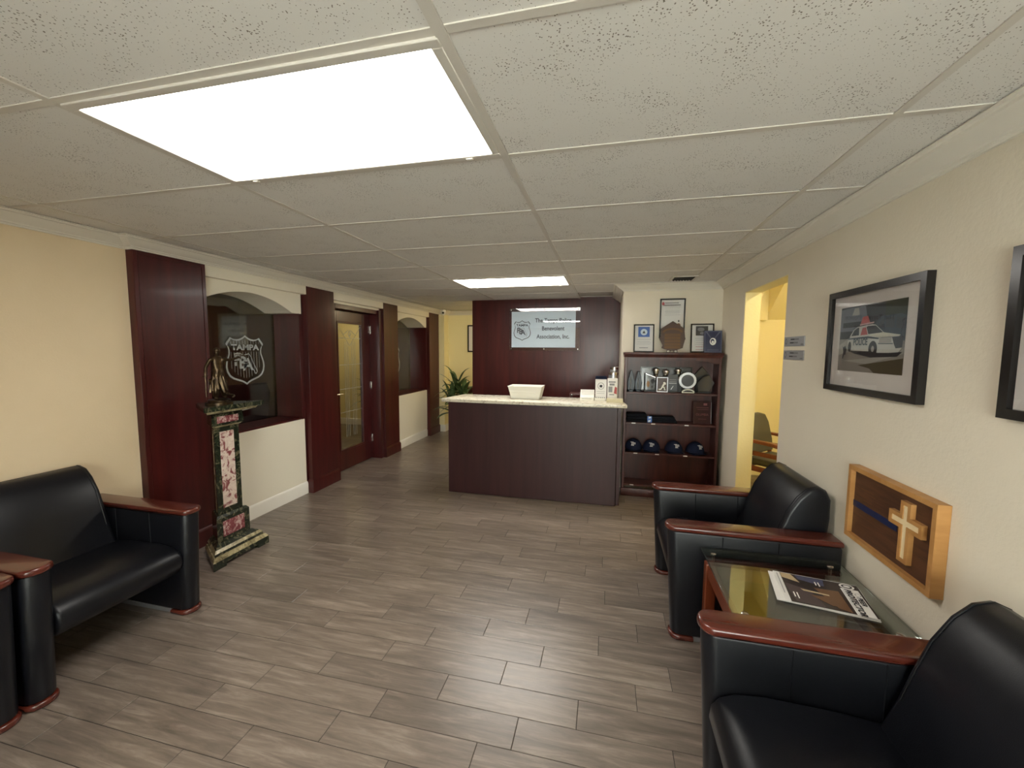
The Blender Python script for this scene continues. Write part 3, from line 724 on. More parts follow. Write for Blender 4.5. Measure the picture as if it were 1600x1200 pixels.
# ------------------------------------------------------------------ reception desk
t = thing('reception_desk', 'dark mahogany reception desk with plain front panel', 'desk', (-.745, 4.35, 0))
DX0, DX1, DY0, DY1 = -1.655, .160, 4.085, 4.55
MB().box(DX0, DX1 - .04, DY0, DY0 + .03, .004, 1.003, .002, 1).obj('front_panel', 'mahogany_plain', t)
MB().box(DX0, DX0 + .03, DY0 + .03, DY1, .004, 1.003, .002, 1).obj('side_panel', 'mahogany_plain', t)
MB().box(DX1 - .036, DX1, DY0 + .03, DY1 + .1, .004, 1.003, .002, 1).obj('side_panel', 'mahogany_plain', t)
MB().box(DX0 + .03, DX1 - .036, DY0 + .03, DY1 + .28, .70, .735, .003, 1).obj('work_surface', 'mahogany_plain', t)
MB().box(DX0 + .05, DX0 + .45, DY0 + .1, DY1 + .25, .01, .70, .003, 1).obj('drawer_unit', 'mahogany_plain', t)
n = 20
fe = [(-1.715 + 1.925 * k / n, 4.055 - .045 * math.sin(math.pi * (.12 + .80 * k / n))) for k in range(n + 1)]
o = MB().prism(fe + [(.160, 4.50), (-1.62, 4.50)], 'z', 1.0045, 1.042, .008, 3).obj('countertop', 'granite', None)
tag(o, 'speckled cream granite countertop resting on the reception desk', 'countertop')

# things on the counter
t = thing('tray', 'white flared empty tray standing on the granite counter', 'tray', (-.83, 4.27, 1.042))
b = MB(); bm_ = b.bm
def frus(z, hx, hy): return [bm_.verts.new((-.83 + sx_ * hx, 4.28 + sy_ * hy, z)) for sx_, sy_ in ((-1, -1), (1, -1), (1, 1), (-1, 1))]
r1, r2, r3, r4 = frus(1.0425, .150, .085), frus(1.182, .182, .115), frus(1.182, .172, .105), frus(1.055, .142, .077)
for A, B in ((r1, r2), (r2, r3), (r3, r4)):
    for k in range(4): bm_.faces.new((A[k], A[(k + 1) % 4], B[(k + 1) % 4], B[k]))
bm_.faces.new(r1[::-1]); bm_.faces.new(r4); bmesh.ops.recalc_face_normals(bm_, faces=bm_.faces[:])
b.obj('body', 'ceramic_white', t, smooth=False)
MB().box(-1.015, -.645, 4.162, 4.170, 1.174, 1.184, .002, 1).obj('rim', 'ceramic_white', t)
for k in range(3):
    z = 1.075 + k * .032; hy = .085 + .03 * (z - 1.0425) / .1395; hx = .15 + .032 * (z - 1.0425) / .1395
    MB().box(-.83 - hx, -.83 + hx, 4.28 - hy - .003, 4.28 - hy + .002, z, z + .005, .001, 1).obj('groove_strip', 'ceramic_white', t)
ZT = 1.0425
t = thing('donation_box', 'white box with round emblem and dark top standing on the counter', 'box', (-.045, 4.40, ZT))
MB().box(-.105, .010, 4.36, 4.44, ZT, 1.262, .002, 1).obj('body', 'paper', t)
MB().prism([(-.106, 1.262), (.011, 1.262), (.011, 1.292), (-.106, 1.292)], 'y', 4.358, 4.442).obj('lid', 'navy_cloth', t, smooth=False)
fr = Fr((-.0475, 4.3595, 1.14), (1, 0, 0), (0, 0, 1))
flat(fr, ring(ngon(0, .05, .034, .036, 20), ngon(0, .05, .030, .032, 20)) + [rect(-.014, .014, .035, .062)], 'emblem', 'ink', t, .0006)
flat(fr, [rect(-.045, .045, -.01, -.007), rect(-.04, .04, -.03, -.027)], 'lettering', 'ink_grey', t, .0006)
t = thing('can_bank', 'white printed canister with red marks standing beside the emblem box', 'canister', (.07, 4.36, ZT))
MB().box(.018, .122, 4.33, 4.41, ZT, 1.272, .004, 2).obj('body', 'paper', t)
fr = Fr((.07, 4.3295, 1.16), (1, 0, 0), (0, 0, 1))
flat(fr, [rect(-.04, .03, .07, .085), rect(-.03, .02, .04, .062), rect(-.04, .0, -.03, .03), rect(-.03, .02, -.06, -.05)], 'lettering', 'ink_grey', t, .0006)
flat(fr, [[(.015, -.04), (.045, -.05), (.045, .02), (.025, .03)]], 'red_patch', 'ink_red', t, .0006)
for (x, y, r_, z1), lb in zip(((.078, 4.468, .050, 1.335), (.090, 4.62, .045, 1.385)), ('grey cylindrical tumbler behind the white canister on the counter', 'tallest grey tumbler at the back of the counter by the wall')):
    t = thing('tumbler', lb, 'cup', (x, y, ZT), 0, 'grey tumblers on the counter')
    zb = ZT if y < 4.5 else .7355
    MB().lathe([(r_ * .85, zb - ZT), (r_, .04), (r_, z1 - ZT - .03)], (x, y, ZT), 20).obj('body', 'brushed', t)
    MB().lathe([(r_ * 1.04, z1 - ZT - .03), (r_ * 1.04, z1 - ZT - .004), (r_ * .9, z1 - ZT)], (x, y, ZT), 20).obj('lid', 'steel', t)
o = MB().prism([(0, 0), (.16, 0), (.16, .035), (0, .035)], 'y', 4.16, 4.25, .002, 1).xf(Matrix.Translation((.012, 0, ZT))).obj('flat_box', 'box_cream', None)
tag(o, 'low cream cardboard box at the right end of the counter', 'box')
t = thing('card_holder', 'clear white card holder with leaflets on the counter', 'holder', (-.19, 4.33, ZT))
MB().prism([(4.28, ZT), (4.40, ZT), (4.40, 1.145), (4.385, 1.145), (4.31, 1.075), (4.28, 1.075)], 'x', -.26, -.115, .001, 1).obj('tray_body', 'ceramic_white', t)
b = MB()
for k in range(4): b.box(-.25, -.125, 4.33 + k * .014, 4.336 + k * .014, ZT + .02, 1.105 + k * .014)
b.obj('leaflets', 'paper', t, smooth=False)
fr = Fr((-.19, 4.2795, ZT + .016), (1, 0, 0), (0, 0, 1)); flat(fr, [rect(-.05, .05, .0, .004)], 'lettering', 'ink_grey', t, .0008)
t = thing('card_rack', 'small rack of dark printed cards lying in front of the emblem box', 'rack', (-.05, 4.30, ZT))
MB().box(-.108, .0, 4.285, 4.35, ZT, ZT + .028, .002, 1).obj('base', 'ceramic_white', t)
for k in range(5): MB().box(-.100 + k * .021, -.086 + k * .021, 4.287, 4.30, ZT + .004, ZT + .036).obj('card', 'ink_grey', t, smooth=False)
t = thing('monitor_stand', 'low reddish wood riser just visible above the counter behind the leaflets', 'shelf', (-.30, 4.75, .735))
MB().box(-.40, -.02, 4.62, 4.79, 1.055, 1.075, .002, 1).obj('top', 'bookcase_wood', t)
for x in (-.40, -.045): MB().box(x, x + .022, 4.63, 4.79, .735, 1.055).obj('side', 'bookcase_wood', t, smooth=False)
MB().ell((-.372, 4.615, 1.06), (.010, .006, .010)).obj('knob', 'steel', t)

# panel wall and sign ----------------------------------------------------------
pw = hollow('wall_panel')
W(MB().box(-1.945, .17, YP, YP + .10, 0, ZC + .02, .002, 1), 'wood_panel', 'mahogany', pw)
W(MB().box(-1.945, .17, YP + .10, YP + .12, 0, ZC + .02), 'hall_side', 'paint_yellow', pw)
t = thing('glass_sign', 'glass sign with pale printed field on the mahogany panel wall', 'sign', (-.87, YP, 1.55))
SX0, SX1, SZ0, SZ1 = -1.37, -.366, 1.555, 2.155
MB().box(SX0, SX1, YP - .032, YP - .024, SZ0, SZ1, .001, 1).obj('glass_pane', 'sign_glass', t)
fs = Fr((-.885, YP - .0225, 1.85), (1, 0, 0), (0, 0, 1))
MB().box(-1.342, -.428, YP - .0235, YP - .0215, 1.60, 2.108).obj('printed_field', 'sign_field', t, smooth=False)
fs = Fr((-.885, YP - .0236, 1.85), (1, 0, 0), (0, 0, 1))
shield_art(fs, -.302, -.01, .25, .29, 'sign_ink', t, .0002, lines=True)
for s_, z in (('The Tampa Police', .105), ('Benevolent', -.008), ('Association, Inc.', -.122)): text(fs, s_, .082, .142, z, 'sign_lettering', 'sign_ink', t, .0004, sx=.86, bold=.0016)
for x in (SX0 + .025, (SX0 + SX1) / 2, SX1 - .025):
    for z in (SZ0 + .025, SZ1 - .025):
        b = MB().lathe([(.011, 0), (.011, .034), (.008, .040)], n=14); b.xf(Matrix.Translation((x, YP, z)) @ Matrix.Rotation(R(90), 4, 'X')); b.obj('standoff', 'steel', t)

# ------------------------------------------------------------------ bookcase
BX0, BX1, BY0, BY1 = .195, 1.135, 4.45, 4.695
t = thing('bookcase', 'open cherry-brown bookcase with arched valance beside the reception desk', 'bookcase', (.665, 4.57, 0))
for x0, x1 in ((BX0, BX0 + .025), (BX1 - .025, BX1)): MB().box(x0, x1, BY0, BY1, .0, 1.495, .002, 1).obj('side', 'bookcase_wood', t)
MB().box(BX0 + .025, BX1 - .025, BY1 - .012, BY1, .10, 1.495).obj('back', 'bookcase_wood', t, smooth=False)
for z in (.105, .455, .780, 1.105): MB().box(BX0 + .025, BX1 - .025, BY0 + .012, BY1 - .012, z, z + .022, .003, 1).obj('shelf', 'bookcase_wood', t)
MB().box(BX0 - .012, BX1 + .012, BY0 - .022, BY1, 1.522, 1.547, .004, 2).obj('top', 'bookcase_wood', t)
MB().prism([(BY0 - .012, 1.495), (BY1, 1.495), (BY1, 1.522), (BY0 - .02, 1.522)], 'x', BX0 - .006, BX1 + .006, .002, 1).obj('top_moulding', 'bookcase_wood', t)
va = [(BX0 + .025, 1.495), (BX0 + .025, 1.435), (BX0 + .07, 1.432), (BX0 + .12, 1.452), (BX0 + .17, 1.462), (BX1 - .17, 1.462), (BX1 - .12, 1.452), (BX1 - .07, 1.432), (BX1 - .025, 1.435), (BX1 - .025, 1.495)]
MB().prism(va, 'y', BY0 + .002, BY0 + .02).obj('valance', 'bookcase_wood', t, smooth=False)
MB().box(BX0 - .008, BX1 + .008, BY0 - .014, BY0 + .012, .0, .085, .006, 2).obj('plinth', 'bookcase_wood', t)
for z, xs in ((.788, (.30, .50, .83)), (.463, (.33, .55, .83)), (.113, (.30,))):
    for x in xs: MB().box(x - .02, x + .02, BY0 + .0095, BY0 + .0122, z, z + .010).obj('price_label', 'paper', t, smooth=False)

ZB = 1.547
def frame_pic(name, label, cat, fr, w, h, bw, dep, fm, mm, layers, inset=0.0, glassm=None, group=None, texts=()):
    """framed flat picture; fr origin = lower-left of the frame on the wall"""
    c = fr.p(w / 2, 0, 0)
    t = thing(name, label, cat, c, 0, group)
    b = MB()
    def bar(x0, x1, y0, y1):
        pts = [fr.p(x, y, hh) for hh in (0.001, dep) for x, y in rect(x0, x1, y0, y1)]
        vs = [b.bm.verts.new(p) for p in pts]
        for f in ((3, 2, 1, 0), (4, 5, 6, 7), (0, 1, 5, 4), (1, 2, 6, 5), (2, 3, 7, 6), (3, 0, 4, 7)): b.bm.faces.new([vs[i] for i in f])
    bar(0, w, 0, bw); bar(0, w, h - bw, h); bar(0, bw, bw, h - bw); bar(w - bw, w, bw, h - bw)
    b.obj('frame', fm, t, smooth=False)
    bk = MB(); pts = [fr.p(x, y, hh) for hh in (0.001, dep * .45) for x, y in rect(bw * .8, w - bw * .8, bw * .8, h - bw * .8)]
    vs = [bk.bm.verts.new(p) for p in pts]
    for f in ((3, 2, 1, 0), (4, 5, 6, 7), (0, 1, 5, 4), (1, 2, 6, 5), (2, 3, 7, 6), (3, 0, 4, 7)): bk.bm.faces.new([vs[i] for i in f])
    bk.obj('mat_board', mm, t, smooth=False)
    if layers: picture(fr, layers, 'print', t, dep * .45 + .0006)
    for tx in texts: text(fr, tx[0], tx[1], tx[2], tx[3], 'print_lettering', tx[4], t, dep * .45 + .0045, sx=tx[5] if len(tx) > 5 else 1, bold=tx[6] if len(tx) > 6 else 0)
    if glassm: flat(fr, [rect(bw * .9, w - bw * .9, bw * .9, h - bw * .9)], 'glazing', glassm, t, dep * .72)
    return t
def lines(x0, x1, ys, th=.002, m='ink_grey'): return [(m, rect(x0 + (i % 3) * .004, x1 - (i % 2) * .010, y, y + th)) for i, y in enumerate(ys)]
fb_ = lambda x, y, z, tilt=0.0: Fr((x, y, z), (1, 0, 0), (0, math.sin(tilt), math.cos(tilt)))
def back_fr(x, y, z, tilt=0.0): # faces the viewer (-Y)
    f = Fr((x, y, z), (1, 0, 0), (0, math.sin(tilt), math.cos(tilt))); return f
frame_pic('framed_certificate', 'tall framed commendation hung on the wall above the bookcase', 'certificate', back_fr(.553, YB - .001, 1.70), .258, .425, .014, .016, 'black_frame', 'paper',
          [('ink', rect(.05, .19, .375, .382)), ('ink', rect(.035, .21, .352, .360)), ('ink_red', ngon(.032, .372, .014, .018))] + lines(.05, .21, [.335, .318, .30, .290, .280, .270, .25]) + [('brass_plate', ngon(.195, .13, .022, .032)), ('ink', ngon(.195, .185, .008, .012)), ('brass_plate', ngon(.055, .09, .03, .03))], glassm='picture_glass')
t1 = frame_pic('framed_certificate', 'small black framed certificate with square blue picture on top of the bookcase', 'certificate', back_fr(.283, 4.600, ZB, .10), .212, .302, .013, .014, 'black_frame', 'paper',
          [('ink_blue', rect(.047, .165, .165, .275)), ('sign_field', ngon(.106, .218, .035, .035)), ('ink', [(.09, .205), (.122, .205), (.106, .235)])] + lines(.035, .18, [.138, .115, .10, .085]) + [('ink_grey', rect(.06, .15, .045, .052))], glassm='picture_glass')
t2 = frame_pic('framed_certificate', 'small black framed certificate with dark photograph at the right of the bookcase top', 'certificate', back_fr(.862, 4.615, ZB, .10), .228, .305, .013, .014, 'black_frame', 'paper',
          [('ink', rect(.05, .17, .18, .28)), ('ink_grey', ngon(.10, .245, .035, .02)), ('ink_grey', ngon(.12, .205, .03, .015))] + lines(.045, .16, [.15, .13, .105, .085]) + [('ink_red', rect(.05, .12, .06, .064)), ('ink_red', rect(.05, .12, .03, .034))], glassm='picture_glass')
# shield-shaped wooden perpetual plaque
t = thing('wood_plaque', 'house-shaped dark wooden plaque with brass plates on the bookcase top', 'plaque', (.665, 4.53, ZB))
fp = back_fr(.667, 4.53, ZB + .002, .08)
out = [(-.055, 0), (-.05, .025), (-.105, .045), (-.095, .075), (-.128, .14), (-.112, .185), (-.118, .245), (0, .325), (.118, .245), (.112, .185), (.128, .14), (.095, .075), (.105, .045), (.05, .025), (.055, 0), (.02, 0), (.012, .018), (-.012, .018), (-.02, 0)]
b = MB(); A = [b.bm.verts.new(fp.p(x, y, 0)) for x, y in out]; B = [b.bm.verts.new(fp.p(x, y, .022)) for x, y in out]
b.bm.faces.new(A[::-1]); b.bm.faces.new(B)
for k in range(len(out)): b.bm.faces.new((A[k], A[(k + 1) % len(out)], B[(k + 1) % len(out)], B[k]))
bmesh.ops.triangulate(b.bm, faces=b.bm.faces[:2]); b.obj('board', 'plaque_wood', t, smooth=False)
arc = [(.10 * math.cos(a), .208 + .045 * math.sin(a)) for a in [math.pi * k / 12 for k in range(13)]]
flat(fp, [[arc[k], arc[k + 1], (arc[k + 1][0] * .8, .205 + (arc[k + 1][1] - .208) * .65), (arc[k][0] * .8, .205 + (arc[k][1] - .208) * .65)] for k in range(12)], 'arched_plate', 'brass_plate', t, .0232)
for y in (.168, .136, .104, .070, .038): flat(fp, [rect(-.078, .078, y, y + .024)], 'name_plate', 'brass_plate', t, .0235)
for y in (.178, .146, .114, .080): flat(fp, [rect(-.05, .05, y, y + .003)], 'engraving', 'ink', t, .0240)
for x in (-.035, .035): MB().ell((.667 + x, 4.515, ZB + .012), (.016, .012, .012)).obj('stand_foot', 'ceramic_white', t)
# navy award box
t = thing('award_case', 'navy blue award case with white crest leaning at the right end of the bookcase top', 'award', (1.06, 4.50, ZB))
fa = Fr((.978, 4.535, ZB + .001), (1, -.10, 0), (0, .10, 1)); aw, ah = .168, .228
b = MB(); pts = [fa.p(x, y, hh) for hh in (-.05, .0) for x, y in rect(0, aw, 0, ah)]; vs = [b.bm.verts.new(p) for p in pts]
for f in ((3, 2, 1, 0), (4, 5, 6, 7), (0, 1, 5, 4), (1, 2, 6, 5), (2, 3, 7, 6), (3, 0, 4, 7)): b.bm.faces.new([vs[i] for i in f])
b.obj('case', 'navy_plaque', t, smooth=False)
picture(fa, [('cover_slate', r_) for r_ in ring(rect(.004, aw - .004, .004, ah - .004), rect(.012, aw - .012, .012, ah - .012))] + [('cover_slate', [(.012, ah - .012), (.03, ah - .012), (.075, .14), (.068, .14)]), ('cover_slate', [(aw - .012, ah - .012), (aw - .03, ah - .012), (.09, .14), (.097, .14)]), ('paper', ngon(.084, .115, .030, .038)), ('navy_plaque', ngon(.080, .118, .018, .024)), ('paper', [(.07, .10), (.09, .095), (.095, .12), (.075, .125)]), ('cover_slate', rect(.03, .14, .025, .032))], 'crest', t, .001)

# shelf 1: trophies and glass awards
Z1 = 1.127
def spire(x, y, h, label):
    t = thing('glass_award', label, 'award', (x, y, Z1), 0, 'blue glass spires')
    MB().lathe([(.040, 0), (.040, .012), (.030, .016)], (x, y, Z1), 6).obj('base', 'crystal_blue', t, smooth=False)
    b = MB(); b.prism([(-.032, .016), (.032, .016), (.040, h * .45), (.008, h), (-.008, h), (-.036, h * .45)], 'y', -.012, .012, .003, 1); b.xf(Matrix.Translation((x, y, Z1))); b.obj('spire', 'crystal_blue', t, smooth=False)
    MB().lathe([(.004, .02), (.007, .10), (.001, .16)], (x - .005, y - .016, Z1), 6).obj('highlight_rod', 'ink_grey', t)
spire(.268, 4.55, .225, 'leftmost dark blue glass spire award on the top shelf')
spire(.345, 4.58, .215, 'second dark blue glass spire award on the top shelf')
frame_pic('framed_picture', 'black framed panel leaning against the back of the top shelf', 'frame', back_fr(.37, 4.667, Z1 + .001, .06), .53, .262, .014, .014, 'black_frame', 'smoke_glass', [])
t = thing('glass_award', 'slanted clear glass award with yellow seal on the top shelf', 'award', (.46, 4.56, Z1))
b = MB().prism([(.415, Z1 + .014), (.52, Z1 + .014), (.52, Z1 + .165), (.415, Z1 + .205)], 'y', 4.565, 4.580, .003, 1); b.obj('slab', 'crystal', t, smooth=False)
MB().box(.405, .530, 4.555, 4.592, Z1, Z1 + .014, .002, 1).obj('base', 'black_plastic', t)
fz = back_fr(.467, 4.5645, Z1 + .09)
picture(fz, [('brass_plate', ngon(-.022, -.01, .016, .034)), ('ink', ngon(.026, .02, .022, .026)), ('ink', ngon(.02, -.04, .010, .012)), ('steel', [(-.05, .098), (.05, .06), (.05, .066), (-.05, .105)])], 'engraving', t, .0008)
def bust(x, y, z, s, label):
    t = thing('pewter_bust', label, 'figurine', (x, y, z), 0, 'pewter police busts')
    b = MB(); b.lathe([(.030 * s, 0), (.034 * s, .010 * s), (.022 * s, .035 * s), (.012 * s, .045 * s), (.013 * s, .05 * s)], (x, y, z), 14); b.obj('shoulders', 'pewter', t)
    b = MB(); b.ell((x, y, z + .068 * s), (.025 * s, .026 * s, .030 * s)); b.ell((x, y - .022 * s, z + .068 * s), (.005 * s, .006 * s, .008 * s)); b.obj('head', 'pewter', t)
    b = MB(); b.lathe([(.027 * s, .080 * s), (.034 * s, .096 * s), (.031 * s, .110 * s), (.012 * s, .120 * s), (.002 * s, .125 * s)], (x, y, z), 16); b.ell((x, y - .024 * s, z + .084 * s), (.022 * s, .018 * s, .004 * s)); b.obj('peaked_cap', 'pewter', t)
for x, zz, lb in ((.528, .128, 'left pewter bust wearing a peaked cap on the top shelf'), (.630, .112, 'middle pewter bust wearing a peaked cap on the top shelf'), (.752, .125, 'right pewter bust wearing a peaked cap on the top shelf')):
    bust(x, 4.615, Z1 + zz, 1.05, lb)
    o = MB().box(x - .035, x + .035, 4.585, 4.645, Z1, Z1 + zz - .0005, .002, 1).obj('block', 'black_plastic', None)
    tag(o, {'left': 'black block plinth under the left pewter bust', 'midd': 'black block plinth under the middle pewter bust', 'righ': 'black block plinth under the right pewter bust'}[lb[:4]], 'plinth', 'plinths under the busts')
t = thing('relief_plaque', 'small brown plaque with pale kneeling figure in relief on the top shelf', 'plaque', (.58, 4.51, Z1))
MB().box(.523, .640, 4.500, 4.520, Z1, Z1 + .165, .003, 1).obj('board', 'plaque_wood', t)
fk = back_fr(.581, 4.4995, Z1)
flat(fk, ring(rect(-.056, .056, .004, .161), rect(-.049, .049, .011, .154)), 'border', 'brushed', t, .0006)
b = MB()
def blob(pts, r): b.tube([fk.p(x, y, .003) for x, y in pts], r, 6)
b.ell(fk.p(.020, .100, .003), (.011, .006, .012)); blob([(.016, .088), (.002, .058)], .010); blob([(.012, .085), (.034, .088), (.030, .104)], .005); blob([(.0, .058), (.022, .052), (.024, .030), (.034, .028)], .007); blob([(.0, .056), (-.012, .034), (-.034, .032)], .007)
b.obj('kneeling_figure', 'ceramic_white', t)
t = thing('glass_award', 'small rectangular clear glass award behind the relief plaque', 'award', (.69, 4.56, Z1))
MB().box(.642, .742, 4.552, 4.570, Z1 + .012, Z1 + .190, .003, 1).obj('slab', 'crystal', t); MB().box(.635, .750, 4.545, 4.578, Z1, Z1 + .012, .002, 1).obj('base', 'black_plastic', t)
fg = back_fr(.692, 4.5515, Z1); picture(fg, [('ink_grey', rect(-.035, .035, .13 - .02 * k, .134 - .02 * k)) for k in range(3)] + [('brushed', rect(-.04, .04, .095, .098)), ('brushed', [(-.02, .03), (.005, .07), (.008, .065), (-.012, .028)])], 'engraving', t, .0008)
t = thing('round_plaque', 'round silver medallion plaque with toothed rim standing on the top shelf', 'plaque', (.835, 4.53, Z1))
b = MB(); n = 40
prof = [(.078 + (.004 if k % 2 else 0)) for k in range(n * 2)]
def disc(r0, r1, y0, y1, m, nm, nn=48):
    b = MB(); b.lathe([(r0, 0), (r1, y1 - y0)], n=nn); b.xf(Matrix.Translation((.835, y0, Z1 + .128)) @ Matrix.Rotation(R(90), 4, 'X')); return b.obj(nm, m, t)
disc(.085, .085, 4.545, 4.555, 'brushed', 'rim')
disc(.062, .062, 4.534, 4.5365, 'crystal', 'centre')
b = MB()
for k in range(30):
    a = 2 * math.pi * k / 30; b.box(-.003, .003, -.003, .003, -.004, .004); 
b.bm.free(); b = MB()
for k in range(30):
    a = 2 * math.pi * k / 30; b.ell((.835 + .084 * math.cos(a), 4.545, Z1 + .128 + .084 * math.sin(a)), (.006, .006, .006), 6, 4)
b.obj('teeth', 'brushed', t)
fm_ = back_fr(.835, 4.5335, Z1 + .128); picture(fm_, [('brushed', rect(-.025, .025, .028, .038)), ('ceramic_white', ngon(0, -.028, .011, .012)), ('ink_grey', rect(-.04, .04, .0, .004))], 'engraving', t, .0008)
MB().box(.785, .885, 4.535, 4.575, Z1, Z1 + .048, .003, 1).obj('stand', 'black_plastic', t)
t = thing('award_arch', 'small white arched desk piece lying at the front of the top shelf', 'ornament', (.835, 4.485, Z1))
b = MB(); b.tube([(.835 + .058 * math.cos(a), 4.485, Z1 + .008 + .030 * math.sin(a)) for a in [math.pi * k / 14 for k in range(15)]], .0065, 8); b.obj('arch', 'ceramic_white', t)
MB().tube([(.777, 4.485, Z1 + .007), (.893, 4.485, Z1 + .007)], .0065, 8).obj('bar', 'ceramic_white', t)
t = thing('glass_award', 'large smoky diamond-shaped glass award at the right of the top shelf', 'award', (1.01, 4.58, Z1))
b = MB().prism([(.945, Z1 + .014), (1.055, Z1 + .014), (1.100, Z1 + .105), (1.050, Z1 + .19), (.985, Z1 + .17), (.93, Z1 + .10)], 'y', 4.555, 4.575, .004, 1); b.obj('facet_slab', 'smoke_glass', t, smooth=False)
MB().box(.935, 1.07, 4.545, 4.590, Z1, Z1 + .014, .002, 1).obj('base', 'black_plastic', t)
t = thing('glass_award', 'tall smoky star-topped glass award standing behind the diamond award', 'award', (.99, 4.64, Z1))
MB().prism([(.93, Z1 + .012), (1.05, Z1 + .012), (1.06, Z1 + .20), (.99, Z1 + .275), (.92, Z1 + .19)], 'y', 4.632, 4.650, .004, 1).obj('slab', 'smoke_glass', t, smooth=False)
MB().box(.93, 1.06, 4.622, 4.660, Z1, Z1 + .012, .002, 1).obj('base', 'black_plastic', t)

# shelf 2: folded shirts, red acrylic plaque
Z2 = .802
def shirt(x0, x1, y0, y1, h, label, tagged):
    t = thing('folded_shirt', label, 'shirt', ((x0 + x1) / 2, (y0 + y1) / 2, Z2), 0, 'folded black shirts')
    zz = Z2
    for k in range(3):
        dz = h / 3; MB().box(x0 + .006 * (k % 2), x1 - .012 * k, y0 + .004 * k, y1, zz, zz + dz + .002, dz * .45, 3).obj('fold', 'black_cloth', t); zz += dz
    if tagged: picture(back_fr(x1 - .05, y0 - .004, Z2 + .018), [('ink_blue', rect(0, .038, 0, .05)), ('sign_field', rect(.006, .03, .03, .042)), ('sign_field', [(.004, .004), (.03, .008), (.02, .02)])], 'blue_tag', t, .0005)
    return t
shirt(.225, .460, 4.475, 4.62, .088, 'taller stack of folded black cloth at the left of the middle shelf', False)
shirt(.475, .745, 4.490, 4.62, .062, 'lower folded black garment in the middle of the middle shelf', False)
t = thing('hang_tag', 'blue and white printed tag tucked between the folded garments', 'tag', (.466, 4.47, Z2))
b = MB().box(.440, .486, 4.466, 4.4685, Z2 + .002, Z2 + .072, .0008, 1); b.obj('card', 'ink_blue', t)
picture(back_fr(.440, 4.4659, Z2 + .002), [('sign_field', [(.005, .005), (.03, .010), (.035, .03), (.012, .025)]), ('sign_field', [(.012, .045), (.04, .05), (.035, .064), (.014, .06)])], 'print', t, .0004)
t = thing('acrylic_plaque', 'dark red acrylic plaque with lettering and silver edge on the middle shelf', 'plaque', (.99, 4.56, Z2))
fq = Fr((.905, 4.535, Z2), (1, .05, 0), (0, .08, 1)); b = MB(); pts = [fq.p(x, y, hh) for hh in (-.02, 0) for x, y in rect(0, .178, .001, .232)]; vs = [b.bm.verts.new(p) for p in pts]
for f in ((3, 2, 1, 0), (4, 5, 6, 7), (0, 1, 5, 4), (1, 2, 6, 5), (2, 3, 7, 6), (3, 0, 4, 7)): b.bm.faces.new([vs[i] for i in f])
mat('deep_red', (0.030, 0.004, 0.005), 0.3, spec=0.3); b.obj('slab', 'deep_red', t, smooth=False)
flat(fq, [rect(.174, .178, .006, .230)], 'silver_edge', 'brushed', t, .0008)
mat('plaque_ink', (0.22, 0.07, 0.07), 0.5)
text(fq, 'OLUMBIA', .034, .088, .088, 'plaque_lettering', 'plaque_ink', t, .001, sx=.85)
picture(fq, [('plaque_ink', rect(.10, .135, .195, .218)), ('plaque_ink', rect(.03, .15, .170, .174)), ('plaque_ink', rect(.04, .15, .150, .153)), ('plaque_ink', rect(.05, .13, .050, .053))], 'engraving', t, .001)

# shelf 3: baseball caps
Z3 = .477
def cap(label):
    t = thing('baseball_cap', label, 'cap', (0, 0, 0), 0, 'navy caps on the lower shelf')
    b = MB(); tt = bmesh.new(); bmesh.ops.create_uvsphere(tt, u_segments=24, v_segments=14, radius=1)
    bmesh.ops.bisect_plane(tt, geom=tt.verts[:] + tt.edges[:] + tt.faces[:], plane_co=(0, 0, 0), plane_no=(0, 0, -1), clear_outer=True)
    for v in tt.verts:
        x, y, z = v.co; v.co = (x * .092, y * .088 + (-.006 if y < 0 else 0), .018 + z * (.108 if y < .2 else .102))
    b._merge(tt); b.obj('crown', 'navy_cloth', t, local=True)
    br = [(.072 * math.cos(a) * 1.15, -.070 - .058 * math.sin(a)) for a in [math.pi * k / 14 for k in range(15)]]
    MB().prism(br + [(-.08, -.02), (.08, -.02)], 'z', .010, .016, .002, 1, shear=lambda c: Vector((c.x, c.y, c.z + .006 - c.x * c.x * 2.2))).obj('brim', 'navy_cloth', t, local=True)
    MB().ell((0, 0, .123), (.008, .008, .005)).obj('button', 'navy_cloth', t, local=True)
    fr = Fr((0, -.087, .080), (1, 0, 0), (0, .50, .87))
    cu = MB()
    for q in (rect(-.026, .006, .018, .024), rect(-.013, -.006, -.014, .024), rect(.0, .007, -.016, .018), rect(.0, .026, .012, .018), rect(.0, .026, -.002, .004), rect(.020, .026, .0, .016), rect(-.018, .014, -.018, -.013)):
        cu.poly([fr.p(x, y, .003) for x, y in q])
    cu.obj('stitched_logo', 'white_thread', t, local=True, smooth=False); return t
c0 = cap('leftmost navy baseball cap on the lower shelf partly behind the desk'); c0.location = (.3155, 4.585, Z3); c0.rotation_euler = (0, 0, R(-8))
dup(c0, (.503, 4.585, Z3), R(-5), 'second navy baseball cap from the left on the lower shelf')
dup(c0, (.730, 4.585, Z3), R(12), 'third navy baseball cap from the left on the lower shelf')
dup(c0, (.945, 4.585, Z3), R(24), 'rightmost navy baseball cap on the lower shelf')

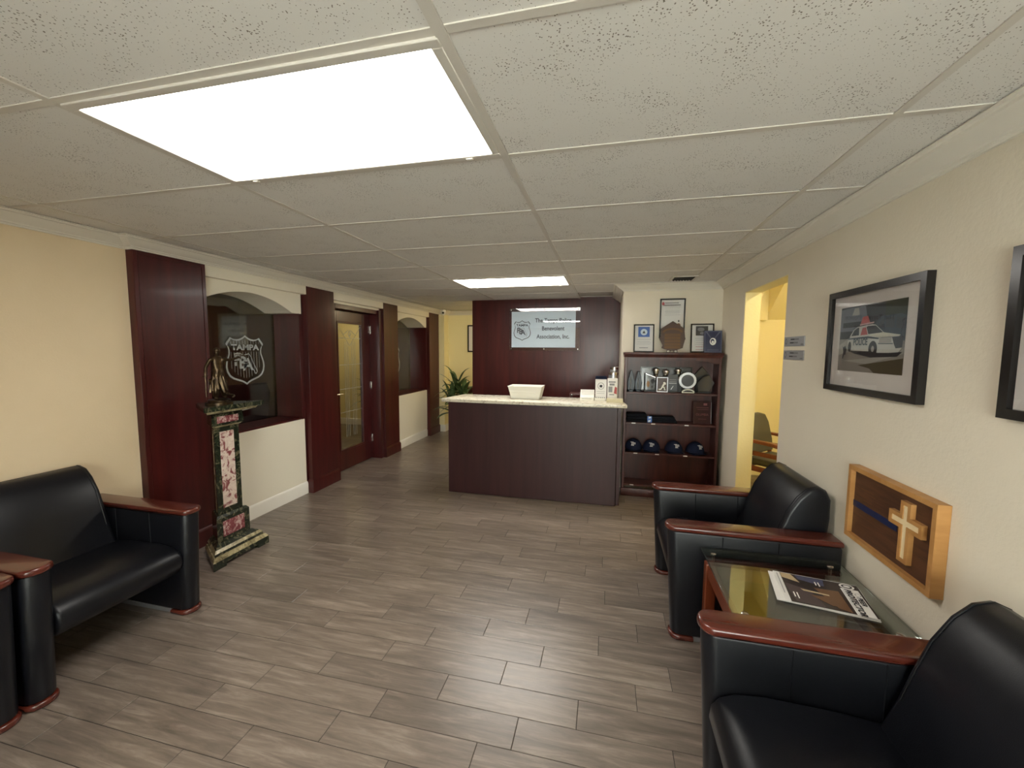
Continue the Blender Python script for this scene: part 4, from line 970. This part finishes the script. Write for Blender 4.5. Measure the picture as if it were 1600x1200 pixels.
# ------------------------------------------------------------------ right wall
fw_ = lambda ynear_left, z: Fr((XR, ynear_left, z), (0, -1, 0), (0, 0, 1))
for nm, c_ in dict(pc_sky=(.17, .19, .22), pc_dark=(.035, .038, .042), pc_tree=(.035, .045, .022), pc_car=(.62, .63, .58), pc_hood=(.66, .66, .54), pc_win=(.06, .065, .07), pc_suv=(.055, .075, .095), pc_road=(.30, .285, .25), pc_pale=(.42, .41, .37), pc_mud=(.085, .070, .032), pc_red=(.50, .11, .10), pc_pink=(.62, .40, .38), pc_stripe=(.10, .14, .16)).items(): mat(nm, c_, .45)
PW, PH, PB = .677, .503, .030
ix0, ix1, iy0, iy1 = .095, .566, .105, .418
def I(pts): return [(ix0 + x * (ix1 - ix0), iy0 + y * (iy1 - iy0)) for x, y in pts]
def IR(a, b, c_, d_): return I(rect(a, b, c_, d_))
car = [('pc_dark', IR(0, 1, 0, 1)), ('pc_sky', I([(0, .62), (.55, .62), (.55, .98), (.2, .99), (0, .97)])), ('pc_pale', I([(.20, .86), (.33, .86), (.31, .97), (.24, .97)])),
       ('pc_dark', I([(.50, .60), (.72, .60), (.72, .99), (.42, .99)])), ('pc_tree', IR(.72, 1, .66, 1)), ('pc_dark', IR(.05, .45, .68, .76)),
       ('pc_road', IR(0, 1, 0, .50)), ('pc_pale', I([(0, .40), (.18, .52), (.2, .30), (0, .25)])), ('pc_pale', I([(.1, .16), (.9, .26), (1, .36), (1, .28), (.5, .12)])), ('pc_mud', I([(.36, .10), (.55, .135), (1, .22), (1, .0), (.62, .0), (.55, .06)])),
       ('pc_dark', I([(.20, .31), (.30, .27), (.55, .22), (.92, .24), (.98, .30), (.6, .34)])),
       ('pc_suv', I([(.60, .56), (.60, .72), (.67, .80), (.93, .81), (1, .78), (1, .45), (.66, .5)])), ('pc_win', I([(.63, .66), (.69, .76), (.72, .76), (.72, .64)])), ('pc_win', I([(.74, .64), (.74, .77), (.86, .77), (.86, .63)])), ('pc_win', I([(.88, .62), (.88, .77), (.99, .75), (.99, .6)])),
       ('pc_car', I([(.17, .34), (.16, .47), (.20, .53), (.27, .545), (.55, .545), (.70, .50), (.96, .50), (.975, .36), (.93, .29), (.66, .29), (.52, .31), (.28, .32)])),
       ('pc_car', I([(.19, .53), (.25, .63), (.32, .68), (.55, .70), (.60, .69), (.72, .58), (.75, .54), (.40, .53)])),
       ('pc_win', I([(.22, .545), (.265, .63), (.32, .665), (.345, .665), (.35, .55)])), ('pc_red', I([(.375, .55), (.40, .655), (.455, .665), (.49, .555)])), ('pc_win', I([(.50, .56), (.465, .665), (.485, .68), (.60, .68), (.715, .575)])),
       ('pc_hood', I([(.50, .545), (.72, .575), (.95, .53), (.93, .51), (.70, .505)])),
       ('pc_stripe', I([(.17, .51), (.50, .53), (.66, .50), (.66, .48), (.50, .505), (.17, .49)])),
       ('pc_pale', I([(.67, .49), (.84, .49), (.84, .43), (.67, .43)])), ('pc_dark', I([(.845, .50), (.985, .51), (.98, .36), (.90, .35), (.87, .42)])),
       ('pc_stripe', I([(.66, .425), (.86, .42), (.86, .408), (.66, .413)])),
       ('pc_dark', I(ngon(.205, .38, .028, .080))), ('pc_dark', I(ngon(.585, .345, .065, .115))), ('pc_pale', I(ngon(.585, .345, .022, .045))), ('pc_dark', I([(.82, .29), (.95, .30), (.90, .24), (.84, .24)])),
       ('pc_pink', I([(.36, .695), (.58, .715), (.58, .735), (.36, .715)])), ('pc_red', I([(.37, .72), (.52, .73), (.48, .83), (.40, .82)])),
       ('pc_dark', I([(.08, .40), (.10, .37), (.13, .40), (.155, .34), (.14, .25), (.12, .26), (.10, .19), (.085, .19), (.10, .30)]))]
PF = fw_(2.515, 1.367)
frame_pic('framed_photograph', 'black framed photograph of a white patrol car on the right wall', 'picture', PF, PW, PH, PB, .030, 'black_frame', 'mat_board', car, glassm='picture_glass',
          texts=[('POLICE', .042, ix0 + .385 * (ix1 - ix0), iy0 + .405 * (iy1 - iy0), 'pc_stripe', .80, .0012)])
frame_pic('framed_photograph', 'black framed picture cut off by the right edge of the photo', 'picture', fw_(1.512, 1.372), .677, .503, .030, .030, 'black_frame', 'mat_board',
          [('pc_dark', I(rect(0, 1, 0, 1))), ('pc_sky', I(rect(0, 1, .5, 1))), ('pc_tree', I([(0, .4), (.4, .7), (1, .5), (1, .3), (0, .2)]))], glassm='picture_glass')
for z0, z1, lb, m_, ws in ((1.600, 1.662, 'upper brushed metal nameplate beside the doorway', 'brushed', ('', '')), (1.512, 1.573, 'lower brushed metal nameplate beside the doorway', 'brushed', ('', ''))):
    t = thing('name_plate', lb, 'sign', (XR, 2.965, z0), 0, 'metal nameplates beside the doorway')
    MB().box(XR - .006, XR - .0005, 2.825, 3.108, z0, z1, .001, 1).obj('plate', m_, t)
    f = Fr((XR - .006, 3.108, z0), (0, -1, 0), (0, 0, 1))
    picture(f, [('ink_grey', rect(.09, .21, .040, .049)), ('ink_grey', rect(.085, .20, .018, .027)), ('ink', rect(.10, .15, .041, .048)), ('ink', rect(.09, .14, .019, .026)), ('ink_grey', ngon(.03, .032, .016, .020)), ('brushed', ngon(.03, .032, .010, .013)), ('ink_grey', rect(.24, .275, .008, .015))], 'engraving', t, .0004)
# cross plaque
t = thing('cross_plaque', 'oak framed walnut plaque with wooden cross and thin blue line on the right wall', 'plaque', (XR, 1.937, .695))
CF = Fr((XR - .001, 2.200, .695), (0, -1, 0), (0, 0, 1)); CW, CH = .530, .342
def slab(fr, x0, x1, y0, y1, h0, h1, name, m, par, **k):
    b = MB(); pts = [fr.p(x, y, hh) for hh in (h0, h1) for x, y in rect(x0, x1, y0, y1)]; vs = [b.bm.verts.new(p) for p in pts]
    for f in ((3, 2, 1, 0), (4, 5, 6, 7), (0, 1, 5, 4), (1, 2, 6, 5), (2, 3, 7, 6), (3, 0, 4, 7)): b.bm.faces.new([vs[i] for i in f])
    return b.obj(name, m, par, smooth=False, **k)
w_ = .020; dp = .042
for a in ((0, CW, 0, w_), (0, CW, CH - w_, CH), (0, w_, w_, CH - w_), (CW - w_, CW, w_, CH - w_)): slab(CF, *a, 0, dp, 'frame_rail', 'oak', t)
slab(CF, w_, CW - w_, w_, CH - w_, 0, .022, 'board', 'walnut', t)
slab(CF, w_, .315, .150, .178, .022, .024, 'blue_line', 'blue_stripe', t)
cxx = .378; 
def crossp(a, arm0, arm1, yb, yt, ya): return [(cxx - a, yb), (cxx + a, yb), (cxx + a, ya - a), (arm1, ya - a), (arm1, ya + a), (cxx + a, ya + a), (cxx + a, yt), (cxx - a, yt), (cxx - a, ya + a), (arm0, ya + a), (arm0, ya - a), (cxx - a, ya - a)]
oc = crossp(.027, .290, .466, .055, .295, .212); icc = crossp(.0115, .305, .451, .070, .280, .212)
b = MB(); n = 12
o0 = [b.bm.verts.new(CF.p(x, y, .022)) for x, y in oc]; o1 = [b.bm.verts.new(CF.p(x, y, .040)) for x, y in oc]; i1 = [b.bm.verts.new(CF.p(x, y, .040)) for x, y in icc]; i0 = [b.bm.verts.new(CF.p(x, y, .0365)) for x, y in icc]
for k in range(n):
    j = (k + 1) % n
    for A, B in ((o0, o1), (o1, i1), (i1, i0)): b.bm.faces.new((A[k], A[j], B[j], B[k]))
bmesh.ops.recalc_face_normals(b.bm, faces=b.bm.faces[:])
cr_ = b.obj('cross', 'oak', t, smooth=False)
b = MB()
for q in (rect(cxx - .0115, cxx + .0115, .070, .280), rect(.305, cxx - .0115, .2005, .2235), rect(cxx + .0115, .451, .2005, .2235)): b.poly([CF.p(x, y, .0370) for x, y in q])
b.obj('cross_inlay', 'oak_pale', cr_, smooth=False)
mat('carved', (0.13, 0.055, 0.022), 0.5)
flat(CF, [rect(.07, .16, .245, .250), rect(.09, .17, .232, .236), rect(.06, .15, .212, .216), rect(.09, .15, .198, .202)], 'carved_lettering', 'carved', t, .0225)

# ------------------------------------------------------------------ marble pedestal and statue
t = thing('marble_pedestal', 'green and pink marble pedestal column in front of the wide pilaster', 'pedestal', (-2.628, 2.402, 0), R(-1))
def tri(w):
    f = -(.469 - w) * .36; d = .62 * w
    return [(f, -w / 2), (f, w / 2), (f - d, .128 * w), (f - d, -.128 * w)]
def sq(h0, h1, w0, w1=None):
    b = MB(); P0, P1 = tri(w0), tri(w1 or w0)
    A = [b.bm.verts.new((x, y, h0)) for x, y in P0]; B = [b.bm.verts.new((x, y, h1)) for x, y in P1]
    b.bm.faces.new(A[::-1]); b.bm.faces.new(B)
    for k in range(4): b.bm.faces.new((A[k], A[(k + 1) % 4], B[(k + 1) % 4], B[k]))
    return b
L_ = dict(local=True, smooth=False)
for y0, y1 in ((-.2345, -.135), (.135, .2345)): MB().prism([(0, y0), (0, y1), (-.075, y1 - (.045 if y1 > 0 else 0)), (-.075, y0 + (.045 if y0 < 0 else 0))], 'z', 0, .028).obj('foot', 'marble_green', t, **L_)
MB().box(-.285, -.20, -.055, .055, 0, .028).obj('foot', 'marble_green', t, **L_)
for nm, m_, h0, h1, w0, w1 in (('plinth', 'marble_green', .028, .058, .469, .469), ('base_moulding', 'marble_gold', .058, .085, .469, .430), ('base_step', 'marble_green', .085, .105, .405, .405), ('base_moulding', 'marble_gold', .105, .125, .405, .365),
                               ('base_step', 'marble_green', .125, .150, .365, .285), ('lower_block', 'marble_green', .150, .325, .268, .268), ('lower_moulding', 'marble_green', .325, .345, .268, .235), ('shaft', 'marble_green', .345, .990, .200, .200),
                               ('collar', 'marble_gold', .990, 1.005, .20, .25), ('upper_block', 'marble_green', 1.005, 1.088, .250, .250), ('cap_moulding', 'marble_green', 1.088, 1.105, .260, .375), ('cap_moulding', 'marble_gold', 1.105, 1.122, .390, .415), ('top_slab', 'marble_green', 1.126, 1.158, .485, .485), ('slab_underside', 'marble_green', 1.122, 1.126, .44, .47)):
    sq(h0, h1, w0, w1).obj(nm, m_, t, **L_)
for w, hw, z0, z1, m_ in ((.268, .088, .182, .298, 'marble_red'), (.200, .056, .385, .955, 'marble_pink'), (.250, .085, 1.022, 1.072, 'marble_red')):
    f = tri(w)[0][0]; MB().box(f - .002, f + .003, -hw, hw, z0, z1, .002, 1).obj('inset_panel', m_, t, local=True)
for s_ in (-1, 1):
    (xa, ya), (xb, yb) = tri(.204)[0 if s_ < 0 else 1], tri(.204)[3 if s_ < 0 else 2]
    p = lambda q: (xa + (xb - xa) * q, ya + (yb - ya) * q)
    MB().prism([p(.30), p(.42), (p(.42)[0], p(.42)[1] - s_ * .006), (p(.30)[0], p(.30)[1] - s_ * .006)], 'z', .36, .98).obj('side_strip', 'marble_gold', t, **L_)

def skinned(verts, edges, name, m, parent, sub=2, root=0):
    me = bpy.data.meshes.new(name); me.from_pydata([v[:3] for v in verts], edges, []); o = bpy.data.objects.new(name, me); COL.objects.link(o)
    sk = o.modifiers.new('s', 'SKIN'); sk.use_smooth_shade = True
    for i, v in enumerate(verts): me.skin_vertices[0].data[i].radius = (v[3], v[4] if len(v) > 4 else v[3]); me.skin_vertices[0].data[i].use_root = (i == root)
    ss = o.modifiers.new('u', 'SUBSURF'); ss.levels = sub; ss.render_levels = sub
    res = bpy.data.meshes.new_from_object(o.evaluated_get(bpy.context.evaluated_depsgraph_get()))
    bpy.data.objects.remove(o); bpy.data.meshes.remove(me); res.materials.clear(); res.materials.append(MATS[m])
    for p in res.polygons: p.use_smooth = True
    return link(name, res, parent, True)
# robed figure: facing local +X, arms spread along local Y
t = thing('bronze_statue', 'small bronze statue of a robed figure holding scales and sword on the pedestal', 'statue', (-2.755, 2.385, 1.158), R(-15))
b = MB(); b.lathe([(.085, 0), (.085, .012), (.070, .018), (.072, .030), (.05, .036)], n=20); b.obj('base', 'bronze', t, local=True)
body = [(0, 0, .215, .030, .036), (0, 0, .255, .026, .031), (.002, 0, .300, .028, .042), (0, 0, .330, .018, .030), (.002, 0, .347, .011), (.006, 0, .378, .020, .017), (.006, 0, .400, .013),
        (0, -.048, .322, .014), (-.005, -.075, .265, .011), (.012, -.088, .215, .008), (.020, -.090, .196, .007),
        (0, .048, .322, .014), (.010, .085, .318, .011), (.018, .130, .335, .008), (.020, .148, .340, .007),
        (.008, -.020, .150, .036, .032), (.020, -.026, .090, .026, .028), (.012, -.028, .045, .013), (.032, -.028, .038, .009),
        (-.010, .026, .150, .036, .034), (-.006, .040, .095, .026, .028), (-.022, .046, .050, .012), (.0, .050, .040, .009)]
ed = [(0, 1), (1, 2), (2, 3), (3, 4), (4, 5), (5, 6), (3, 7), (7, 8), (8, 9), (9, 10), (3, 11), (11, 12), (12, 13), (13, 14), (0, 15), (15, 16), (16, 17), (17, 18), (0, 19), (19, 20), (20, 21), (21, 22)]
skinned(body, ed, 'figure', 'bronze', t)
b = MB()
for k in range(9):
    a = 2 * math.pi * k / 9; b.tube([(.018 * math.cos(a), .022 * math.sin(a), .23), (.036 * math.cos(a + .1), .040 * math.sin(a + .1), .15), (.046 * math.cos(a + .3), .052 * math.sin(a + .3), .085 + .012 * (k % 3))], [.010, .015, .009], 6)
b.obj('robe', 'bronze', t, local=True)
b = MB(); b.tube([(.02, -.09, .225), (.024, -.092, .06)], [.004, .0015], 6); b.tube([(.02, -.108, .205), (.02, -.074, .205)], .003, 6); b.obj('sword', 'bronze', t, local=True)
b = MB(); b.tube([(.02, .150, .36), (.02, .150, .325)], .003, 6); b.tube([(.02, .115, .36), (.02, .190, .352)], .0025, 6)
for y, z in ((.115, .36), (.190, .352)):
    b.tube([(.02, y, z), (.02, y - .012, z - .05)], .0009, 4); b.tube([(.02, y, z), (.02, y + .012, z - .05)], .0009, 4); b.lathe([(.004, -.058), (.014, -.052), (.016, -.048)], (.02, y, z), 10)
b.obj('scales', 'bronze', t, local=True)
b = MB(); b.ell((0.002, 0, .388), (.022, .021, .020)); b.ell((-.018, 0, .372), (.012, .012, .014)); b.obj('hair', 'bronze', t, local=True)
b = MB(); b.tube([(.03 + .02 * math.cos(a * 1.1), .06 + .028 * math.sin(a), .045 + .006 * a) for a in [k * .45 for k in range(14)]], [.007] * 12 + [.005, .002], 7); b.obj('serpent', 'bronze', t, local=True)

# ------------------------------------------------------------------ plant, hall furnishings
PX, PY = -2.40, 6.60
t = thing('potted_plant', 'leafy green dracaena in a pot at the hall entrance behind the desk', 'plant', (PX, PY, 0))
MB().lathe([(.10, 0), (.115, .02), (.135, .26), (.145, .28), (.135, .285), (.125, .25)], (PX, PY, 0), 24).obj('pot', 'pot', t)
MB().lathe([(.125, .245), (.08, .255), (.01, .26)], (PX, PY, 0), 24).obj('soil', 'soil', t)
def leaf(b, base, az, elev, length, width, droop):
    pts = []; n = 9; p = Vector(base); d = Vector((math.cos(az) * math.cos(elev), math.sin(az) * math.cos(elev), math.sin(elev))); side = Vector((-math.sin(az), math.cos(az), 0))
    rows = []
    for k in range(n):
        f = k / (n - 1); w = width * math.sin(math.pi * min(1, .12 + .88 * f) ** .8) ** .8 if k < n - 1 else .001
        upv = side.cross(d).normalized()
        rows.append([b.bm.verts.new(p - side * w + upv * w * .25), b.bm.verts.new(p), b.bm.verts.new(p + side * w + upv * w * .25)])
        p = p + d * (length / (n - 1)); d = (d + Vector((0, 0, -droop * (.4 + f)))).normalized()
    for A, B in zip(rows, rows[1:]):
        b.bm.faces.new((A[0], A[1], B[1], B[0])); b.bm.faces.new((A[1], A[2], B[2], B[1]))
rl = random.Random(3)
for si, (dx, dy, hh) in enumerate(((-.10, -.02, .80), (.02, -.06, .64), (-.17, -.04, .52))):
    MB().tube([(PX + dx * .5, PY + dy * .5, .26), (PX + dx, PY + dy, .26 + (hh - .26) * .6), (PX + dx * 1.1, PY + dy, hh)], [.018, .015, .012]).obj('stem', 'stem', t)
    for k in range(18):
        b = MB(); leaf(b, (PX + dx * 1.1, PY + dy, hh - .06 + .012 * k), k * 2.4 + si, R(8 + 4.0 * k), rl.uniform(.36, .48), rl.uniform(.036, .048), rl.uniform(.16, .34)); b.obj('leaf', 'leaf', t)
t = thing('hall_table', 'small dark side table against the yellow hall wall behind the plant', 'table', (-2.46, 7.21, 0))
MB().box(-2.62, -2.30, 7.09, 7.34, .83, .862, .005, 2).obj('top', 'mahogany', t)
for x in (-2.60, -2.36):
    for y in (7.11, 7.28): MB().box(x, x + .04, y, y + .04, 0, .83, .003, 1).obj('leg', 'mahogany', t)
MB().box(-2.56, -2.36, 7.12, 7.14, .75, .83).obj('apron', 'mahogany', t, smooth=False)
frame_pic('framed_picture', 'dark framed pale print on the yellow hall wall beside the panel', 'picture', Fr((-2.573, YH - .001, 1.517), (1, 0, 0), (0, 0, 1)), .42, .507, .022, .02, 'black_frame', 'mat_board', [('pc_pale', rect(.10, .32, .12, .39))])

# guest chair in the side room, facing +X
t = thing('guest_chair', 'wooden armchair with dark upholstered back in the yellow side room', 'chair', (1.78, 4.56, 0), R(-45))
back = [(-.22, .50), (.22, .50), (.245, .62), (.235, .80), (.19, .885), (.10, .905), (-.10, .905), (-.19, .885), (-.235, .80), (-.245, .62)]
MB().prism(back, 'x', -.26, -.20, .02, 3, shear=lambda c: Vector((c.x - (c.z - .5) * .22, c.y, c.z))).obj('backrest', 'leather_grey', t, local=True)
MB().box(-.25, .26, -.24, .24, .41, .48, .025, 3).obj('seat', 'leather_grey', t, local=True)
for s_ in (-1, 1):
    y = s_ * .275
    MB().prism([(-.30, .655), (-.29, .68), (.0, .675), (.27, .635), (.29, .615), (.27, .605), (0, .640)], 'y', y - .03, y + .03, .006, 2).obj('armrest', 'table_wood', t, local=True)
    MB().tube([(-.27, y, 0), (-.25, y, .35), (-.29, y, .66)], [.018, .022, .020]).obj('leg', 'table_wood', t, local=True)
    MB().tube([(.27, y, 0), (.24, y, .35), (.23, y, .62)], [.018, .022, .020]).obj('leg', 'table_wood', t, local=True)
    MB().box(-.25, .24, y - .016, y + .016, .52, .565, .006, 2).obj('side_rail', 'table_wood', t, local=True)
    MB().box(-.25, .25, y - .014, y + .014, .36, .41, .005, 2).obj('seat_rail', 'table_wood', t, local=True)
for x in (-.25, .25): MB().box(x - .012, x + .012, -.262, .262, .36, .41, .004, 2).obj('cross_rail', 'table_wood', t, local=True)
